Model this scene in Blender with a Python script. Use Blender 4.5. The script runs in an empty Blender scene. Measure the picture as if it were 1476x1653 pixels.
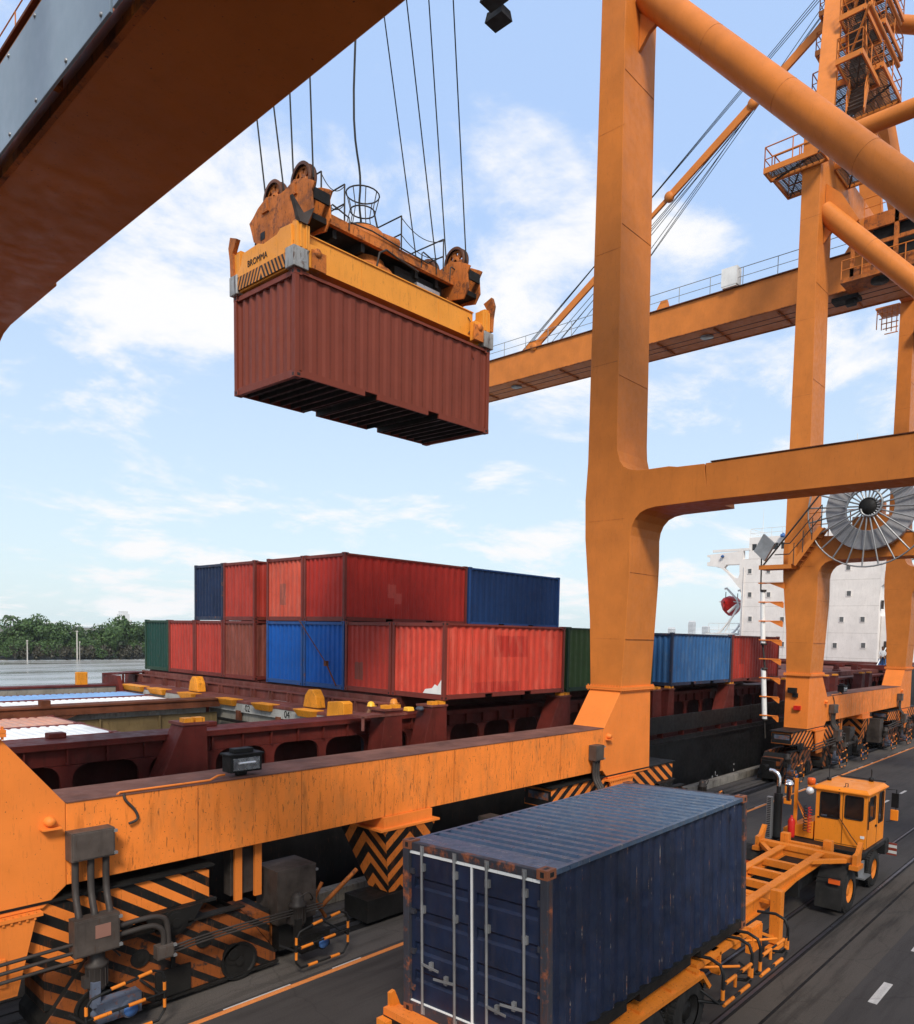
import bpy, bmesh, math, random
from mathutils import Vector, Matrix
random.seed(7)
R = math.radians
SC = bpy.context.scene
COL = SC.collection
# ------------------------------------------------------------------ camera
cd = bpy.data.cameras.new('camera'); cam = bpy.data.objects.new('camera', cd); COL.objects.link(cam)
YAW, PIT, ROL = 0.71741, -0.06190, 0.02310
F_, CX, CY, CAMZ = 1215.906, 818.658, 1101.105, 6.3377
fw = Vector((math.cos(YAW)*math.cos(PIT), math.sin(YAW)*math.cos(PIT), math.sin(PIT)))
rt = fw.cross(Vector((0, 0, 1))).normalized(); up = rt.cross(fw)
c_, s_ = math.cos(ROL), math.sin(ROL)
r2 = rt*c_+up*s_; u2 = up*c_-rt*s_
m = Matrix((r2, u2, -fw)).transposed().to_4x4(); m.translation = (0, 0, CAMZ)
cam.matrix_world = m
cd.sensor_fit = 'HORIZONTAL'; cd.sensor_width = 36; cd.lens = F_/1476*36
cd.shift_x = (738-CX)/1476; cd.shift_y = (CY-826.5)/1476
cd.clip_start = .1; cd.clip_end = 20000
SC.camera = cam
# ------------------------------------------------------------------ light
SUN_EL, SUN_AZ = 42.0, 229.0          # azimuth of the sun, counter-clockwise from +X
W = bpy.data.worlds.new('World'); SC.world = W; W.use_nodes = True
nt = W.node_tree; nt.nodes.clear()
def N(nt, t, **k):
    n = nt.nodes.new(t)
    for a, b in k.items():
        if a == 'i':
            for q, v in b.items(): n.inputs[q].default_value = v
        else: setattr(n, a, b)
    return n
def LK(nt, a, b): nt.links.new(a, b)
sky = N(nt, 'ShaderNodeTexSky', sky_type='NISHITA', sun_disc=False, sun_elevation=R(SUN_EL), sun_rotation=R(90-SUN_AZ), air_density=1.0, dust_density=1.2, ozone_density=1.3)
tc = N(nt, 'ShaderNodeTexCoord')
sx = N(nt, 'ShaderNodeSeparateXYZ'); LK(nt, tc.outputs['Generated'], sx.inputs[0])
zz = N(nt, 'ShaderNodeMath', operation='ADD', i={1: .22}); LK(nt, sx.outputs[2], zz.inputs[0])
zm = N(nt, 'ShaderNodeMath', operation='MAXIMUM', i={1: .05}); LK(nt, zz.outputs[0], zm.inputs[0])
dx = N(nt, 'ShaderNodeMath', operation='DIVIDE'); LK(nt, sx.outputs[0], dx.inputs[0]); LK(nt, zm.outputs[0], dx.inputs[1])
dy = N(nt, 'ShaderNodeMath', operation='DIVIDE'); LK(nt, sx.outputs[1], dy.inputs[0]); LK(nt, zm.outputs[0], dy.inputs[1])
cv = N(nt, 'ShaderNodeCombineXYZ'); LK(nt, dx.outputs[0], cv.inputs[0]); LK(nt, dy.outputs[0], cv.inputs[1])
n1 = N(nt, 'ShaderNodeTexNoise', i={'Scale': 2.1, 'Detail': 11.0, 'Roughness': .62, 'Distortion': .25}); LK(nt, cv.outputs[0], n1.inputs['Vector'])
n2 = N(nt, 'ShaderNodeTexNoise', i={'Scale': .8, 'Detail': 3.0, 'Roughness': .5}); LK(nt, cv.outputs[0], n2.inputs['Vector'])
nm = N(nt, 'ShaderNodeMath', operation='MULTIPLY_ADD', i={1: .55}); LK(nt, n2.outputs[0], nm.inputs[0]); LK(nt, n1.outputs[0], nm.inputs[2])
cr = N(nt, 'ShaderNodeMapRange', interpolation_type='SMOOTHSTEP', i={1: .75, 2: .92, 3: 0., 4: 1.}); LK(nt, nm.outputs[0], cr.inputs[0])
bk = N(nt, 'ShaderNodeBackground', i={'Strength': .15})
# thin high veil that whitens the clear sky, more of it near the horizon
vz = N(nt, 'ShaderNodeMapRange', interpolation_type='SMOOTHSTEP', i={1: -.02, 2: .55, 3: 0., 4: 1.}); LK(nt, sx.outputs[2], vz.inputs[0])
vc = N(nt, 'ShaderNodeMixRGB', i={1: (5.3, 6.35, 6.75, 1), 2: (3.55, 4.95, 7.5, 1)}); LK(nt, vz.outputs[0], vc.inputs[0])
mv = N(nt, 'ShaderNodeMixRGB', i={0: .80}); LK(nt, sky.outputs[0], mv.inputs[1]); LK(nt, vc.outputs[0], mv.inputs[2])
mx = N(nt, 'ShaderNodeMixRGB', i={2: (6.7, 6.7, 6.75, 1)}); LK(nt, cr.outputs[0], mx.inputs[0]); LK(nt, mv.outputs[0], mx.inputs[1])
LK(nt, mx.outputs[0], bk.inputs[0])
wo = N(nt, 'ShaderNodeOutputWorld'); LK(nt, bk.outputs[0], wo.inputs[0])
sd = bpy.data.lights.new('sun', 'SUN'); sd.energy = 3.9; sd.angle = R(14); sd.color = (1, .93, .82)
so = bpy.data.objects.new('sun', sd); COL.objects.link(so)
sdir = Vector((math.cos(R(SUN_AZ))*math.cos(R(SUN_EL)), math.sin(R(SUN_AZ))*math.cos(R(SUN_EL)), math.sin(R(SUN_EL))))
so.rotation_euler = sdir.to_track_quat('Z', 'Y').to_euler(); so.location = (0, -20, 60)
SC.view_settings.view_transform = 'Standard'; SC.view_settings.look = 'None'; SC.view_settings.exposure = 0.0; SC.view_settings.gamma = 1.0
SC.view_settings.use_curve_mapping = False
SC.render.engine = 'CYCLES'

# ------------------------------------------------------------------ helpers
NOSPLIT = {'crown', 'frond_crown', 'grating', 'screw', 'shield_slot', 'eye_and_mouth', 'head', 'deck_fitting', 'window_band', 'weld_seam', 'lightening_hole', 'latch', 'hinge', 'cable_basket', 'air_hose'}
class MB:
    def __init__(s): s.v = []; s.f = []; s.m = []; s.s = []
    def add(s, vs, fs, m=0, sm=False):
        b = len(s.v); s.v += [tuple(v) for v in vs]
        for f in fs: s.f.append(tuple(i+b for i in f)); s.m.append(m); s.s.append(sm)
        return s
    def box(s, x0, y0, z0, x1, y1, z1, m=0):
        v = [(x0, y0, z0), (x1, y0, z0), (x1, y1, z0), (x0, y1, z0), (x0, y0, z1), (x1, y0, z1), (x1, y1, z1), (x0, y1, z1)]
        return s.add(v, [(0, 3, 2, 1), (4, 5, 6, 7), (0, 1, 5, 4), (1, 2, 6, 5), (2, 3, 7, 6), (3, 0, 4, 7)], m)
    def frus(s, b, t, m=0):   # b,t = (x0,y0,x1,y1,z)
        v = [(b[0], b[1], b[4]), (b[2], b[1], b[4]), (b[2], b[3], b[4]), (b[0], b[3], b[4]), (t[0], t[1], t[4]), (t[2], t[1], t[4]), (t[2], t[3], t[4]), (t[0], t[3], t[4])]
        return s.add(v, [(0, 3, 2, 1), (4, 5, 6, 7), (0, 1, 5, 4), (1, 2, 6, 5), (2, 3, 7, 6), (3, 0, 4, 7)], m)
    def bar(s, p0, p1, w, h, m=0, upv=(0, 0, 1)):
        p0, p1 = Vector(p0), Vector(p1); d = (p1-p0).normalized(); uu = Vector(upv)
        if abs(d.dot(uu)) > .98: uu = Vector((0, 1, 0)) if abs(d.y) < .9 else Vector((1, 0, 0))
        a = d.cross(uu).normalized()*w/2; b = a.cross(d).normalized()*h/2
        v = [p+x*a+y*b for p in (p0, p1) for x, y in ((-1, -1), (1, -1), (1, 1), (-1, 1))]
        return s.add(v, [(0, 1, 2, 3), (7, 6, 5, 4), (0, 4, 5, 1), (1, 5, 6, 2), (2, 6, 7, 3), (3, 7, 4, 0)], m)
    def tube(s, p0, p1, r, n=10, m=0, r1=None, caps=True):
        p0, p1 = Vector(p0), Vector(p1); d = (p1-p0).normalized(); r1 = r if r1 is None else r1
        a = d.orthogonal().normalized(); b = d.cross(a)
        v = []
        for p, q in ((p0, r), (p1, r1)):
            for i in range(n):
                t = 2*math.pi*i/n; v.append(p+(a*math.cos(t)+b*math.sin(t))*q)
        s.add(v, [(i, (i+1) % n, n+(i+1) % n, n+i) for i in range(n)], m, True)
        if caps: s.add(v[:n], [tuple(range(n))][::-1], m); s.add(v[n:], [tuple(range(n))], m)
        return s
    def path(s, pts, r, n=8, m=0, closed=False):
        pts = [Vector(p) for p in pts]; k = len(pts); rings = []; a = None
        for i, p in enumerate(pts):
            if closed: d = (pts[(i+1) % k]-pts[i-1]).normalized()
            else: d = (pts[min(i+1, k-1)]-pts[max(i-1, 0)]).normalized()
            a = d.orthogonal().normalized() if a is None else (a-d*a.dot(d)).normalized()
            b = d.cross(a); rings.append([p+(a*math.cos(2*math.pi*j/n)+b*math.sin(2*math.pi*j/n))*r for j in range(n)])
        v = [q for rg in rings for q in rg]; fs = []
        for i in range(k if closed else k-1):
            i2 = (i+1) % k
            for j in range(n): fs.append((i*n+j, i*n+(j+1) % n, i2*n+(j+1) % n, i2*n+j))
        s.add(v, fs, m, True)
        if not closed: s.add(rings[0], [tuple(range(n))], m); s.add(rings[-1], [tuple(range(n))], m)
        return s
    def spath(s, pts, r, n=8, m=0, k=5):
        P_ = [Vector(p) for p in pts]; out = []
        for i in range(len(P_)-1):
            a, b, c, d = P_[max(i-1, 0)], P_[i], P_[i+1], P_[min(i+2, len(P_)-1)]
            for j in range(k):
                t = j/k; out.append(.5*((2*b)+(c-a)*t+(2*a-5*b+4*c-d)*t*t+(3*b-a-3*c+d)*t**3))
        out.append(P_[-1]); return s.path(out, r, n, m)
    def prism(s, poly, ax, a0, a1, m=0):
        def P(q, a):
            return {'x': (a, q[0], q[1]), 'y': (q[0], a, q[1]), 'z': (q[0], q[1], a)}[ax]
        n = len(poly); v = [P(q, a0) for q in poly]+[P(q, a1) for q in poly]
        fs = [(i, (i+1) % n, n+(i+1) % n, n+i) for i in range(n)]+[tuple(range(n))[::-1], tuple(range(n, 2*n))]
        return s.add(v, fs, m)
    def lathe(s, prof, c, ax='z', n=20, m=0, sm=True):   # prof: (radius, along)
        c = Vector(c); E = {'x': (Vector((0, 1, 0)), Vector((0, 0, 1)), Vector((1, 0, 0))), 'y': (Vector((1, 0, 0)), Vector((0, 0, 1)), Vector((0, 1, 0))), 'z': (Vector((1, 0, 0)), Vector((0, 1, 0)), Vector((0, 0, 1)))}[ax]
        v = []
        for r, h in prof:
            for i in range(n):
                t = 2*math.pi*i/n; v.append(c+E[0]*r*math.cos(t)+E[1]*r*math.sin(t)+E[2]*h)
        fs = [(k*n+i, k*n+(i+1) % n, (k+1)*n+(i+1) % n, (k+1)*n+i) for k in range(len(prof)-1) for i in range(n)]
        return s.add(v, fs, m, sm)
    def corr(s, o, u, v, nrm, L, Hh, per, dep, m=0, prof=None):
        o, u, v, nrm = Vector(o), Vector(u), Vector(v), Vector(nrm)
        if prof is None:
            k = max(1, round(L/per)); p = L/k; prof = []
            for i in range(k): prof += [(i*p, 0), (i*p+.30*p, 0), (i*p+.5*p, -dep), (i*p+.8*p, -dep)]
            prof.append((L, 0))
        a = [o+u*t+nrm*d for t, d in prof]; b = [q+v*Hh for q in a]; n = len(a)
        return s.add(a+b, [(i, i+1, n+i+1, n+i) for i in range(n-1)], m)
    def clusters(s):
        # pieces of the mesh that do not touch each other, as lists of face indices
        n = len(s.v); par = list(range(n))
        def find(a):
            while par[a] != a: par[a] = par[par[a]]; a = par[a]
            return a
        for f in s.f:
            a = find(f[0])
            for b in f[1:]:
                b = find(b)
                if b != a: par[b] = a
        isl = {}
        for i, f in enumerate(s.f): isl.setdefault(find(f[0]), []).append(i)
        keys = list(isl); bb = []
        for k in keys:
            ids = {q for i in isl[k] for q in s.f[i]}
            bb.append(tuple(min(s.v[q][a] for q in ids)-.006 for a in range(3))+tuple(max(s.v[q][a] for q in ids)+.006 for a in range(3)))
        m = len(keys); p2 = list(range(m))
        def f2(a):
            while p2[a] != a: p2[a] = p2[p2[a]]; a = p2[a]
            return a
        order = sorted(range(m), key=lambda i: bb[i][0])
        for u in range(m):
            i = order[u]
            for w in range(u+1, m):
                j = order[w]
                if bb[j][0] > bb[i][3]: break
                if all(bb[i][a] <= bb[j][a+3] and bb[j][a] <= bb[i][a+3] for a in (1, 2)):
                    a, b = f2(i), f2(j)
                    if a != b: p2[b] = a
        out = {}
        for i in range(m): out.setdefault(f2(i), []).extend(isl[keys[i]])
        return list(out.values())
    def build(s, name, mats, parent=None, org=(0, 0, 0), bevel=0, recalc=False, nosplit=False):
        if parent and not nosplit and name not in NOSPLIT and len(s.f) < 9000:
            cl = s.clusters()
            if 1 < len(cl) <= 200:
                first = None
                for fi in cl:
                    mp = {}; g = MB()
                    for i in fi:
                        g.f.append(tuple(mp.setdefault(q, len(mp)) for q in s.f[i])); g.m.append(s.m[i]); g.s.append(s.s[i])
                    g.v = [None]*len(mp)
                    for q, k in mp.items(): g.v[k] = s.v[q]
                    o = g.build(name, mats, parent, org, bevel, recalc, True)
                    first = first or o
                return first
            if len(cl) > 200: 
                o = s.build(name, mats, parent, org, bevel, recalc, True); o['kind'] = 'stuff'; return o
        if not isinstance(mats, (list, tuple)): mats = [mats]
        me = bpy.data.meshes.new(name); o_ = Vector(org)
        me.from_pydata([tuple(Vector(v)-o_) for v in s.v], [], s.f)
        for mt in mats: me.materials.append(mt)
        me.polygons.foreach_set('material_index', s.m); me.polygons.foreach_set('use_smooth', s.s); me.update()
        if recalc:
            bm = bmesh.new(); bm.from_mesh(me); bmesh.ops.recalc_face_normals(bm, faces=bm.faces); bm.to_mesh(me); bm.free()
        o = bpy.data.objects.new(name, me); COL.objects.link(o); o.location = org
        if parent: o.parent = parent
        if bevel:
            b = o.modifiers.new('bevel', 'BEVEL'); b.width = bevel; b.segments = 2; b.limit_method = 'ANGLE'; b.angle_limit = R(40)
        return o
def tag(o, label=None, cat=None, group=None, kind=None):
    if label: o['label'] = label
    if cat: o['category'] = cat
    if group: o['group'] = group
    if kind: o['kind'] = kind
    return o
def thing(name, label, cat, loc=(0, 0, 0), rz=0, group=None):
    o = bpy.data.objects.new(name, None); COL.objects.link(o); o.location = loc; o.rotation_euler = (0, 0, rz); o.empty_display_size = .3
    return tag(o, label, cat, group)
KID = None
def copy_tree(o, parent=None):
    c = o.copy(); COL.objects.link(c)
    if parent: c.parent = parent
    for ch in o.children: copy_tree(ch, c)
    return c
def share(o, name, loc, parent, rot=None):
    c = bpy.data.objects.new(name, o.data); COL.objects.link(c); c.location = loc; c.parent = parent
    if rot: c.rotation_euler = rot
    for md in o.modifiers:
        b = c.modifiers.new('bevel', 'BEVEL'); b.width = md.width; b.segments = 2; b.limit_method = 'ANGLE'; b.angle_limit = R(40)
    return c

# ------------------------------------------------------------------ materials
def base_mat(name):
    mt = bpy.data.materials.new(name); mt.use_nodes = True; t = mt.node_tree; t.nodes.clear()
    bs = N(t, 'ShaderNodeBsdfPrincipled'); o = N(t, 'ShaderNodeOutputMaterial'); LK(t, bs.outputs[0], o.inputs[0])
    return mt, t, bs
def c4(c): return (c[0], c[1], c[2], 1)
def ramp(t, src, a, b, lo=0., hi=1.):
    n = N(t, 'ShaderNodeMapRange', i={1: a, 2: b, 3: lo, 4: hi}); LK(t, src, n.inputs[0]); return n.outputs[0]
def mixc(t, f, a, b, mode='MIX'):
    n = N(t, 'ShaderNodeMixRGB', blend_type=mode)
    for i, x in ((0, f), (1, a), (2, b)):
        if hasattr(x, 'links'): LK(t, x, n.inputs[i])
        else: n.inputs[i].default_value = x if i == 0 else c4(x)
    return n.outputs[0]
def noise(t, vec, scale, detail=5, rough=.55, dist=0):
    n = N(t, 'ShaderNodeTexNoise', i={'Scale': scale, 'Detail': detail, 'Roughness': rough, 'Distortion': dist}); LK(t, vec, n.inputs['Vector']); return n.outputs[0]
def mapped(t, vec, sc):
    n = N(t, 'ShaderNodeMapping'); n.inputs['Scale'].default_value = sc; LK(t, vec, n.inputs['Vector']); return n.outputs[0]
def math_(t, op, a, b=0.):
    n = N(t, 'ShaderNodeMath', operation=op)
    for i, x in ((0, a), (1, b)):
        if hasattr(x, 'links'): LK(t, x, n.inputs[i])
        else: n.inputs[i].default_value = x
    return n.outputs[0]
RUST = (.10, .035, .014)
def vec_of(t):
    tc = N(t, 'ShaderNodeTexCoord'); oi = N(t, 'ShaderNodeObjectInfo')
    a = N(t, 'ShaderNodeVectorMath', operation='SCALE'); LK(t, oi.outputs['Location'], a.inputs[0]); a.inputs['Scale'].default_value = 1.37
    b = N(t, 'ShaderNodeVectorMath', operation='ADD'); LK(t, tc.outputs['Object'], b.inputs[0]); LK(t, a.outputs[0], b.inputs[1])
    return tc.outputs['Object'], b.outputs[0]
def paint(name, col, rough=.5, metal=0., var=.14, rust=0., streak=0., speck=0., bump=.15, fade=None, fadeamt=.0, rustcol=RUST, sc=1., patches=(), spec=.22, colfn=None, wear=None):
    mt, t, bs = base_mat(name); obj, v = vec_of(t)
    c = colfn(t, obj) if colfn else None
    big = noise(t, v, 1.1*sc, 6, .6)
    lo = tuple(x*(1-var*1.6) for x in col); hi = tuple(min(1, x*(1+var)) for x in col)
    if c is None: c = mixc(t, ramp(t, big, .32, .68), lo, hi)
    else: c = mixc(t, .8, c, mixc(t, ramp(t, big, .3, .7), (.62, .62, .62), (1, 1, 1)), 'MULTIPLY')
    if patches:
        sp = N(t, 'ShaderNodeSeparateXYZ'); LK(t, obj, sp.inputs[0])
        edge = noise(t, v, 9, 4); off = math_(t, 'MULTIPLY', math_(t, 'SUBTRACT', edge, .5), .1)
        for ax, a0, a1, z0, z1, pc in patches:
            h = sp.outputs[ax]; hz = math_(t, 'ADD', sp.outputs[2], off); h = math_(t, 'ADD', h, off)
            mk = math_(t, 'MULTIPLY', math_(t, 'MULTIPLY', math_(t, 'GREATER_THAN', h, a0), math_(t, 'LESS_THAN', h, a1)), math_(t, 'MULTIPLY', math_(t, 'GREATER_THAN', hz, z0), math_(t, 'LESS_THAN', hz, z1)))
            c = mixc(t, math_(t, 'MULTIPLY', mk, .85), c, pc)
    if fadeamt:
        f2 = noise(t, mapped(t, v, (2.2, 2.2, .7)), 1.6*sc, 8, .65)
        c = mixc(t, ramp(t, f2, .48, .72, 0, fadeamt), c, fade or tuple(min(1, x*1.5+.05) for x in col))
    if streak:
        st = noise(t, mapped(t, v, (6, 6, .8)), 1.0*sc, 7, .7)
        c = mixc(t, ramp(t, st, .54, .70, 0, streak), c, tuple(x*.35 for x in col) if rustcol is RUST else rustcol)
        st2 = noise(t, mapped(t, v, (22, 22, 3.2)), 1.3*sc, 4, .6)
        c = mixc(t, ramp(t, st2, .615, .66, 0, min(1, streak*1.1)), c, (.07, .03, .015))
    if rust:
        rn = noise(t, v, 3.4*sc, 12, .72)
        mk = ramp(t, rn, .70-.26*rust, .76-.22*rust, 0, 1)
        rc = mixc(t, ramp(t, noise(t, v, 21, 5), .3, .7), rustcol, tuple(x*2.3 for x in rustcol))
        c = mixc(t, mk, c, rc)
    if wear:      # paint worn through along the pressed ribs
        off, per, ed, wc, th = wear
        sp = N(t, 'ShaderNodeSeparateXYZ'); LK(t, obj, sp.inputs[0])
        fr = math_(t, 'FRACT', math_(t, 'DIVIDE', math_(t, 'SUBTRACT', sp.outputs[0], off), per))
        mk = None
        for e in ed:
            q = math_(t, 'LESS_THAN', math_(t, 'ABSOLUTE', math_(t, 'SUBTRACT', fr, e)), th)
            mk = q if mk is None else math_(t, 'MAXIMUM', mk, q)
        wn = ramp(t, noise(t, mapped(t, v, (2.9, 9, 1.2) if wear[0] < .2 else (2.5, 1.2, 2)), 2.2, 6, .75), .565, .60, 0, .9)
        w2 = ramp(t, noise(t, v, 26, 3, .6), .40, .5)
        c = mixc(t, math_(t, 'MULTIPLY', math_(t, 'MULTIPLY', mk, wn), w2), c, mixc(t, ramp(t, noise(t, v, 7, 3), .4, .6), wc, (.30, .27, .23)))
    if speck:
        sn = noise(t, v, 30*sc, 3, .5)
        c = mixc(t, ramp(t, sn, .74-.08*speck, .77-.08*speck, 0, .85), c, (.06, .028, .015))
    LK(t, c, bs.inputs['Base Color'])
    rr = ramp(t, noise(t, v, 5*sc, 5), .3, .7, max(.05, rough-.12), min(1, rough+.15)); LK(t, rr, bs.inputs['Roughness'])
    bs.inputs['Metallic'].default_value = metal; bs.inputs['Specular IOR Level'].default_value = spec
    if bump:
        bp = N(t, 'ShaderNodeBump', i={'Strength': bump, 'Distance': .02}); LK(t, noise(t, v, 6*sc, 9, .65), bp.inputs['Height']); LK(t, bp.outputs[0], bs.inputs['Normal'])
    return mt
ORC = (.80, .215, .034); BLK = (.012, .011, .010)
def stripes(ax, slope, per, duty=.5, a=ORC, b=BLK, off=0.):
    def fn(t, obj):
        sp = N(t, 'ShaderNodeSeparateXYZ'); LK(t, obj, sp.inputs[0])
        u = math_(t, 'ABSOLUTE', sp.outputs[ax]) if slope >= 0 else sp.outputs[ax]
        q = math_(t, 'ADD', math_(t, 'MULTIPLY', u, abs(slope)), sp.outputs[2])
        q = math_(t, 'FRACT', math_(t, 'ADD', math_(t, 'DIVIDE', q, per), 50+off))
        return mixc(t, math_(t, 'GREATER_THAN', q, duty), b, a)
    return fn
M = {}
M['orange'] = paint('orange_paint', (.55, .170, .028), .48, var=.08, streak=.12, speck=.35, rust=.04, bump=.06)
M['orange_low'] = paint('orange_paint_sill', ORC, .5, var=.08, streak=.6, speck=.8, rust=.16, bump=.08, fade=(.42, .16, .045), fadeamt=.55)
M['orange_leg'] = paint('orange_paint_foot', (.75, .205, .034), .48, var=.06, streak=.12, speck=.35, rust=.05, bump=.07)
M['orange_rusty'] = paint('orange_paint_rusty', (.46, .135, .026), .65, var=.3, streak=.8, speck=1, rust=.72, bump=.3)
M['yellow'] = paint('spreader_yellow', (.70, .27, .035), .42, var=.07, streak=.3, speck=.45, rust=.08, bump=.06)
M['truck_yellow'] = paint('truck_orange', (.80, .24, .02), .38, var=.06, streak=.12, speck=.3, rust=.03, bump=.03)
M['chassis'] = paint('chassis_orange', (.66, .19, .02), .5, var=.12, streak=.3, speck=.9, rust=.22, bump=.15)
M['sill_top'] = paint('rusty_walked_paint', (.15, .066, .048), .8, var=.3, rust=.35, speck=1, bump=.4)
M['dark'] = paint('dark_grease_steel', (.011, .010, .009), .6, var=.4, rust=.15, bump=.5)
M['black'] = paint('black_paint', (.012, .012, .012), .5, var=.3, rust=.1, bump=.1)
M['rope'] = paint('greasy_wire_rope', (.02, .02, .02), .6, bump=0)
M['steel'] = paint('galvanised_steel', (.30, .30, .30), .42, .6, var=.2, rust=.06, bump=.1)
M['cabinet'] = paint('stained_cabinet_steel', (.085, .068, .058), .5, .3, var=.4, streak=.45, rust=.14, bump=.15)
M['aluminium'] = paint('bright_steel', (.55, .55, .55), .3, .8, var=.15, bump=.05)
M['pipe'] = paint('grimy_conduit', (.045, .038, .034), .55, .2, var=.3, rust=.2, bump=.3)
M['rust'] = paint('rusted_steel', (.13, .042, .02), .85, var=.4, rust=.4, bump=.6)
M['deckred'] = paint('oxide_red_deck', (.10, .0145, .010), .6, var=.25, streak=.5, rust=.22, speck=.8, bump=.25)
M['deckpink'] = paint('worn_oxide_deck', (.15, .042, .032), .75, var=.25, rust=.42, speck=1, bump=.3, fade=(.24, .12, .10), fadeamt=.5)
M['deckdark'] = paint('dark_oxide_red', (.05, .009, .006), .7, var=.3, streak=.4, rust=.2, bump=.3)
M['khaki'] = paint('hold_wall_khaki', (.17, .12, .055), .7, var=.15, streak=.6, rust=.18, bump=.2)
M['holdgrey'] = paint('hold_grey', (.26, .24, .20), .7, var=.2, streak=.5, rust=.25, bump=.2)
M['numgrey'] = paint('crossbeam_grey', (.36, .35, .32), .7, var=.2, streak=.6, rust=.25, bump=.2)
M['hull'] = paint('black_hull', (.0085, .0085, .009), .45, var=.35, streak=.5, rust=.02, bump=.1, fade=(.02, .02, .02), fadeamt=.5)
M['white'] = paint('ship_white', (.76, .72, .685), .5, var=.05, streak=.16, fade=(.55, .48, .42), fadeamt=.12, rust=.0, bump=.03)
M['whitepaint'] = paint('white_paint', (.72, .72, .70), .5, var=.08, streak=.15, rust=.05, bump=.05)
M['guide'] = paint('cell_guide_yellow', (.72, .27, .02), .55, var=.15, streak=.5, rust=.3, speck=1, bump=.15)
M['rubber'] = paint('tyre_rubber', (.018, .017, .016), .85, var=.3, bump=.3, fade=(.05, .045, .04), fadeamt=.5)
M['glass'] = paint('dark_glass', (.012, .010, .010), .08, var=.1, bump=0, spec=.6)
M['shipglass'] = paint('ship_window_glass', (.10, .10, .10), .15, var=.2, bump=0, spec=.6)
M['red'] = paint('extinguisher_red', (.55, .02, .015), .3, bump=0)
M['lamp'] = paint('lamp_glass', (.75, .75, .75), .15, .3, bump=0)
M['reflector'] = paint('lamp_reflector', (.5, .5, .5), .25, .9, bump=0)
M['blue'] = paint('blue_paint', (.05, .13, .33), .5, var=.3, rust=.1)
M['paleblue'] = paint('pale_blue_motor', (.075, .09, .125), .6, var=.5, rust=.75, speck=1, bump=.3)
M['chrome'] = paint('chrome', (.8, .8, .8), .1, 1, var=.02, bump=0)
M['haz'] = paint('hazard_stripes', ORC, .55, streak=.35, speck=.6, rust=.06, bump=.1, colfn=stripes(0, .68, .34))
M['hazbog'] = paint('hazard_stripes_greasy', ORC, .6, streak=.8, speck=1, rust=.62, rustcol=(.014, .011, .01), bump=.35, colfn=stripes(0, .68, .34, .40, (.25, .066, .014)))
M['hazx'] = paint('hazard_chevrons_side', ORC, .55, streak=.4, speck=.6, rust=.08, bump=.1, colfn=stripes(1, 1.0, .5))
M['hazy'] = paint('hazard_chevrons_front', ORC, .55, streak=.4, speck=.6, rust=.08, bump=.1, colfn=stripes(0, 1.0, .5))
M['hazsp'] = paint('spreader_stripes', ORC, .5, streak=.3, speck=.6, rust=.08, bump=.05, colfn=stripes(1, 1.9, .25, .5, (.62, .22, .03), (.02, .016, .012)))
M['hoop'] = paint('hoop_paint', ORC, .5, bump=0, streak=.2, colfn=stripes(2, -.0001, .3))
M['skin'] = paint('skin', (.24, .12, .07), .6, bump=0); M['cloth_orange'] = paint('orange_workwear', (.55, .13, .03), .8, bump=.1)
M['cloth_dark'] = paint('dark_trousers', (.03, .035, .05), .8, bump=.1); M['cloth_white'] = paint('white_shirt', (.6, .6, .6), .8, bump=.1)
M['helmet_y'] = paint('yellow_helmet', (.80, .42, .04), .3, bump=0); M['helmet_o'] = paint('orange_helmet', (.62, .22, .03), .4, bump=0)
M['hair'] = paint('black_hair', (.01, .01, .01), .7, bump=0)
M['print'] = paint('black_lettering', (.02, .02, .02), .6, bump=0); M['printw'] = paint('white_lettering', (.5, .5, .5), .6, bump=0)
M['tower'] = paint('pale_tower', (.62, .62, .62), .7, bump=0, var=.05)

def ground_mat(name, col, grain=.3, stain=.5, wet=.0, rough=.85, sc=1., cracks=.3, light=None):
    mt, t, bs = base_mat(name); tcn = N(t, 'ShaderNodeTexCoord'); v = tcn.outputs['Object']
    c = mixc(t, ramp(t, noise(t, v, .35*sc, 8, .62), .3, .7), tuple(x*.74 for x in col), tuple(x*1.25 for x in col))
    c = mixc(t, ramp(t, noise(t, v, 55, 3, .8), .35, .65, 0, grain), c, light or tuple(x*2.2 for x in col))
    st = noise(t, mapped(t, v, (.22, 2.2, 1)), 1.3*sc, 8, .7)
    c = mixc(t, ramp(t, st, .48, .66, 0, stain), c, tuple(x*.45 for x in col))
    c = mixc(t, ramp(t, noise(t, v, 3.1, 6, .75), .66, .70, 0, stain), c, tuple(x*.4 for x in col))
    vo = N(t, 'ShaderNodeTexVoronoi', feature='DISTANCE_TO_EDGE', i={'Scale': .45}); 
    wv = N(t, 'ShaderNodeMixRGB', blend_type='ADD', i={0: .35}); LK(t, v, wv.inputs[1])
    nn = N(t, 'ShaderNodeTexNoise', i={'Scale': 2.5, 'Detail': 6}); LK(t, v, nn.inputs['Vector']); LK(t, nn.outputs['Color'], wv.inputs[2]); LK(t, wv.outputs[0], vo.inputs['Vector'])
    c = mixc(t, ramp(t, vo.outputs[0], .0, .012, cracks, 0), c, tuple(x*.3 for x in col))
    LK(t, c, bs.inputs['Base Color']); bs.inputs['Roughness'].default_value = rough; bs.inputs['Specular IOR Level'].default_value = .25
    bp = N(t, 'ShaderNodeBump', i={'Strength': .5, 'Distance': .01}); LK(t, noise(t, v, 60, 5, .8), bp.inputs['Height']); LK(t, bp.outputs[0], bs.inputs['Normal'])
    return mt
M['asphalt'] = ground_mat('asphalt', (.038, .034, .032), .4, .5)
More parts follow.
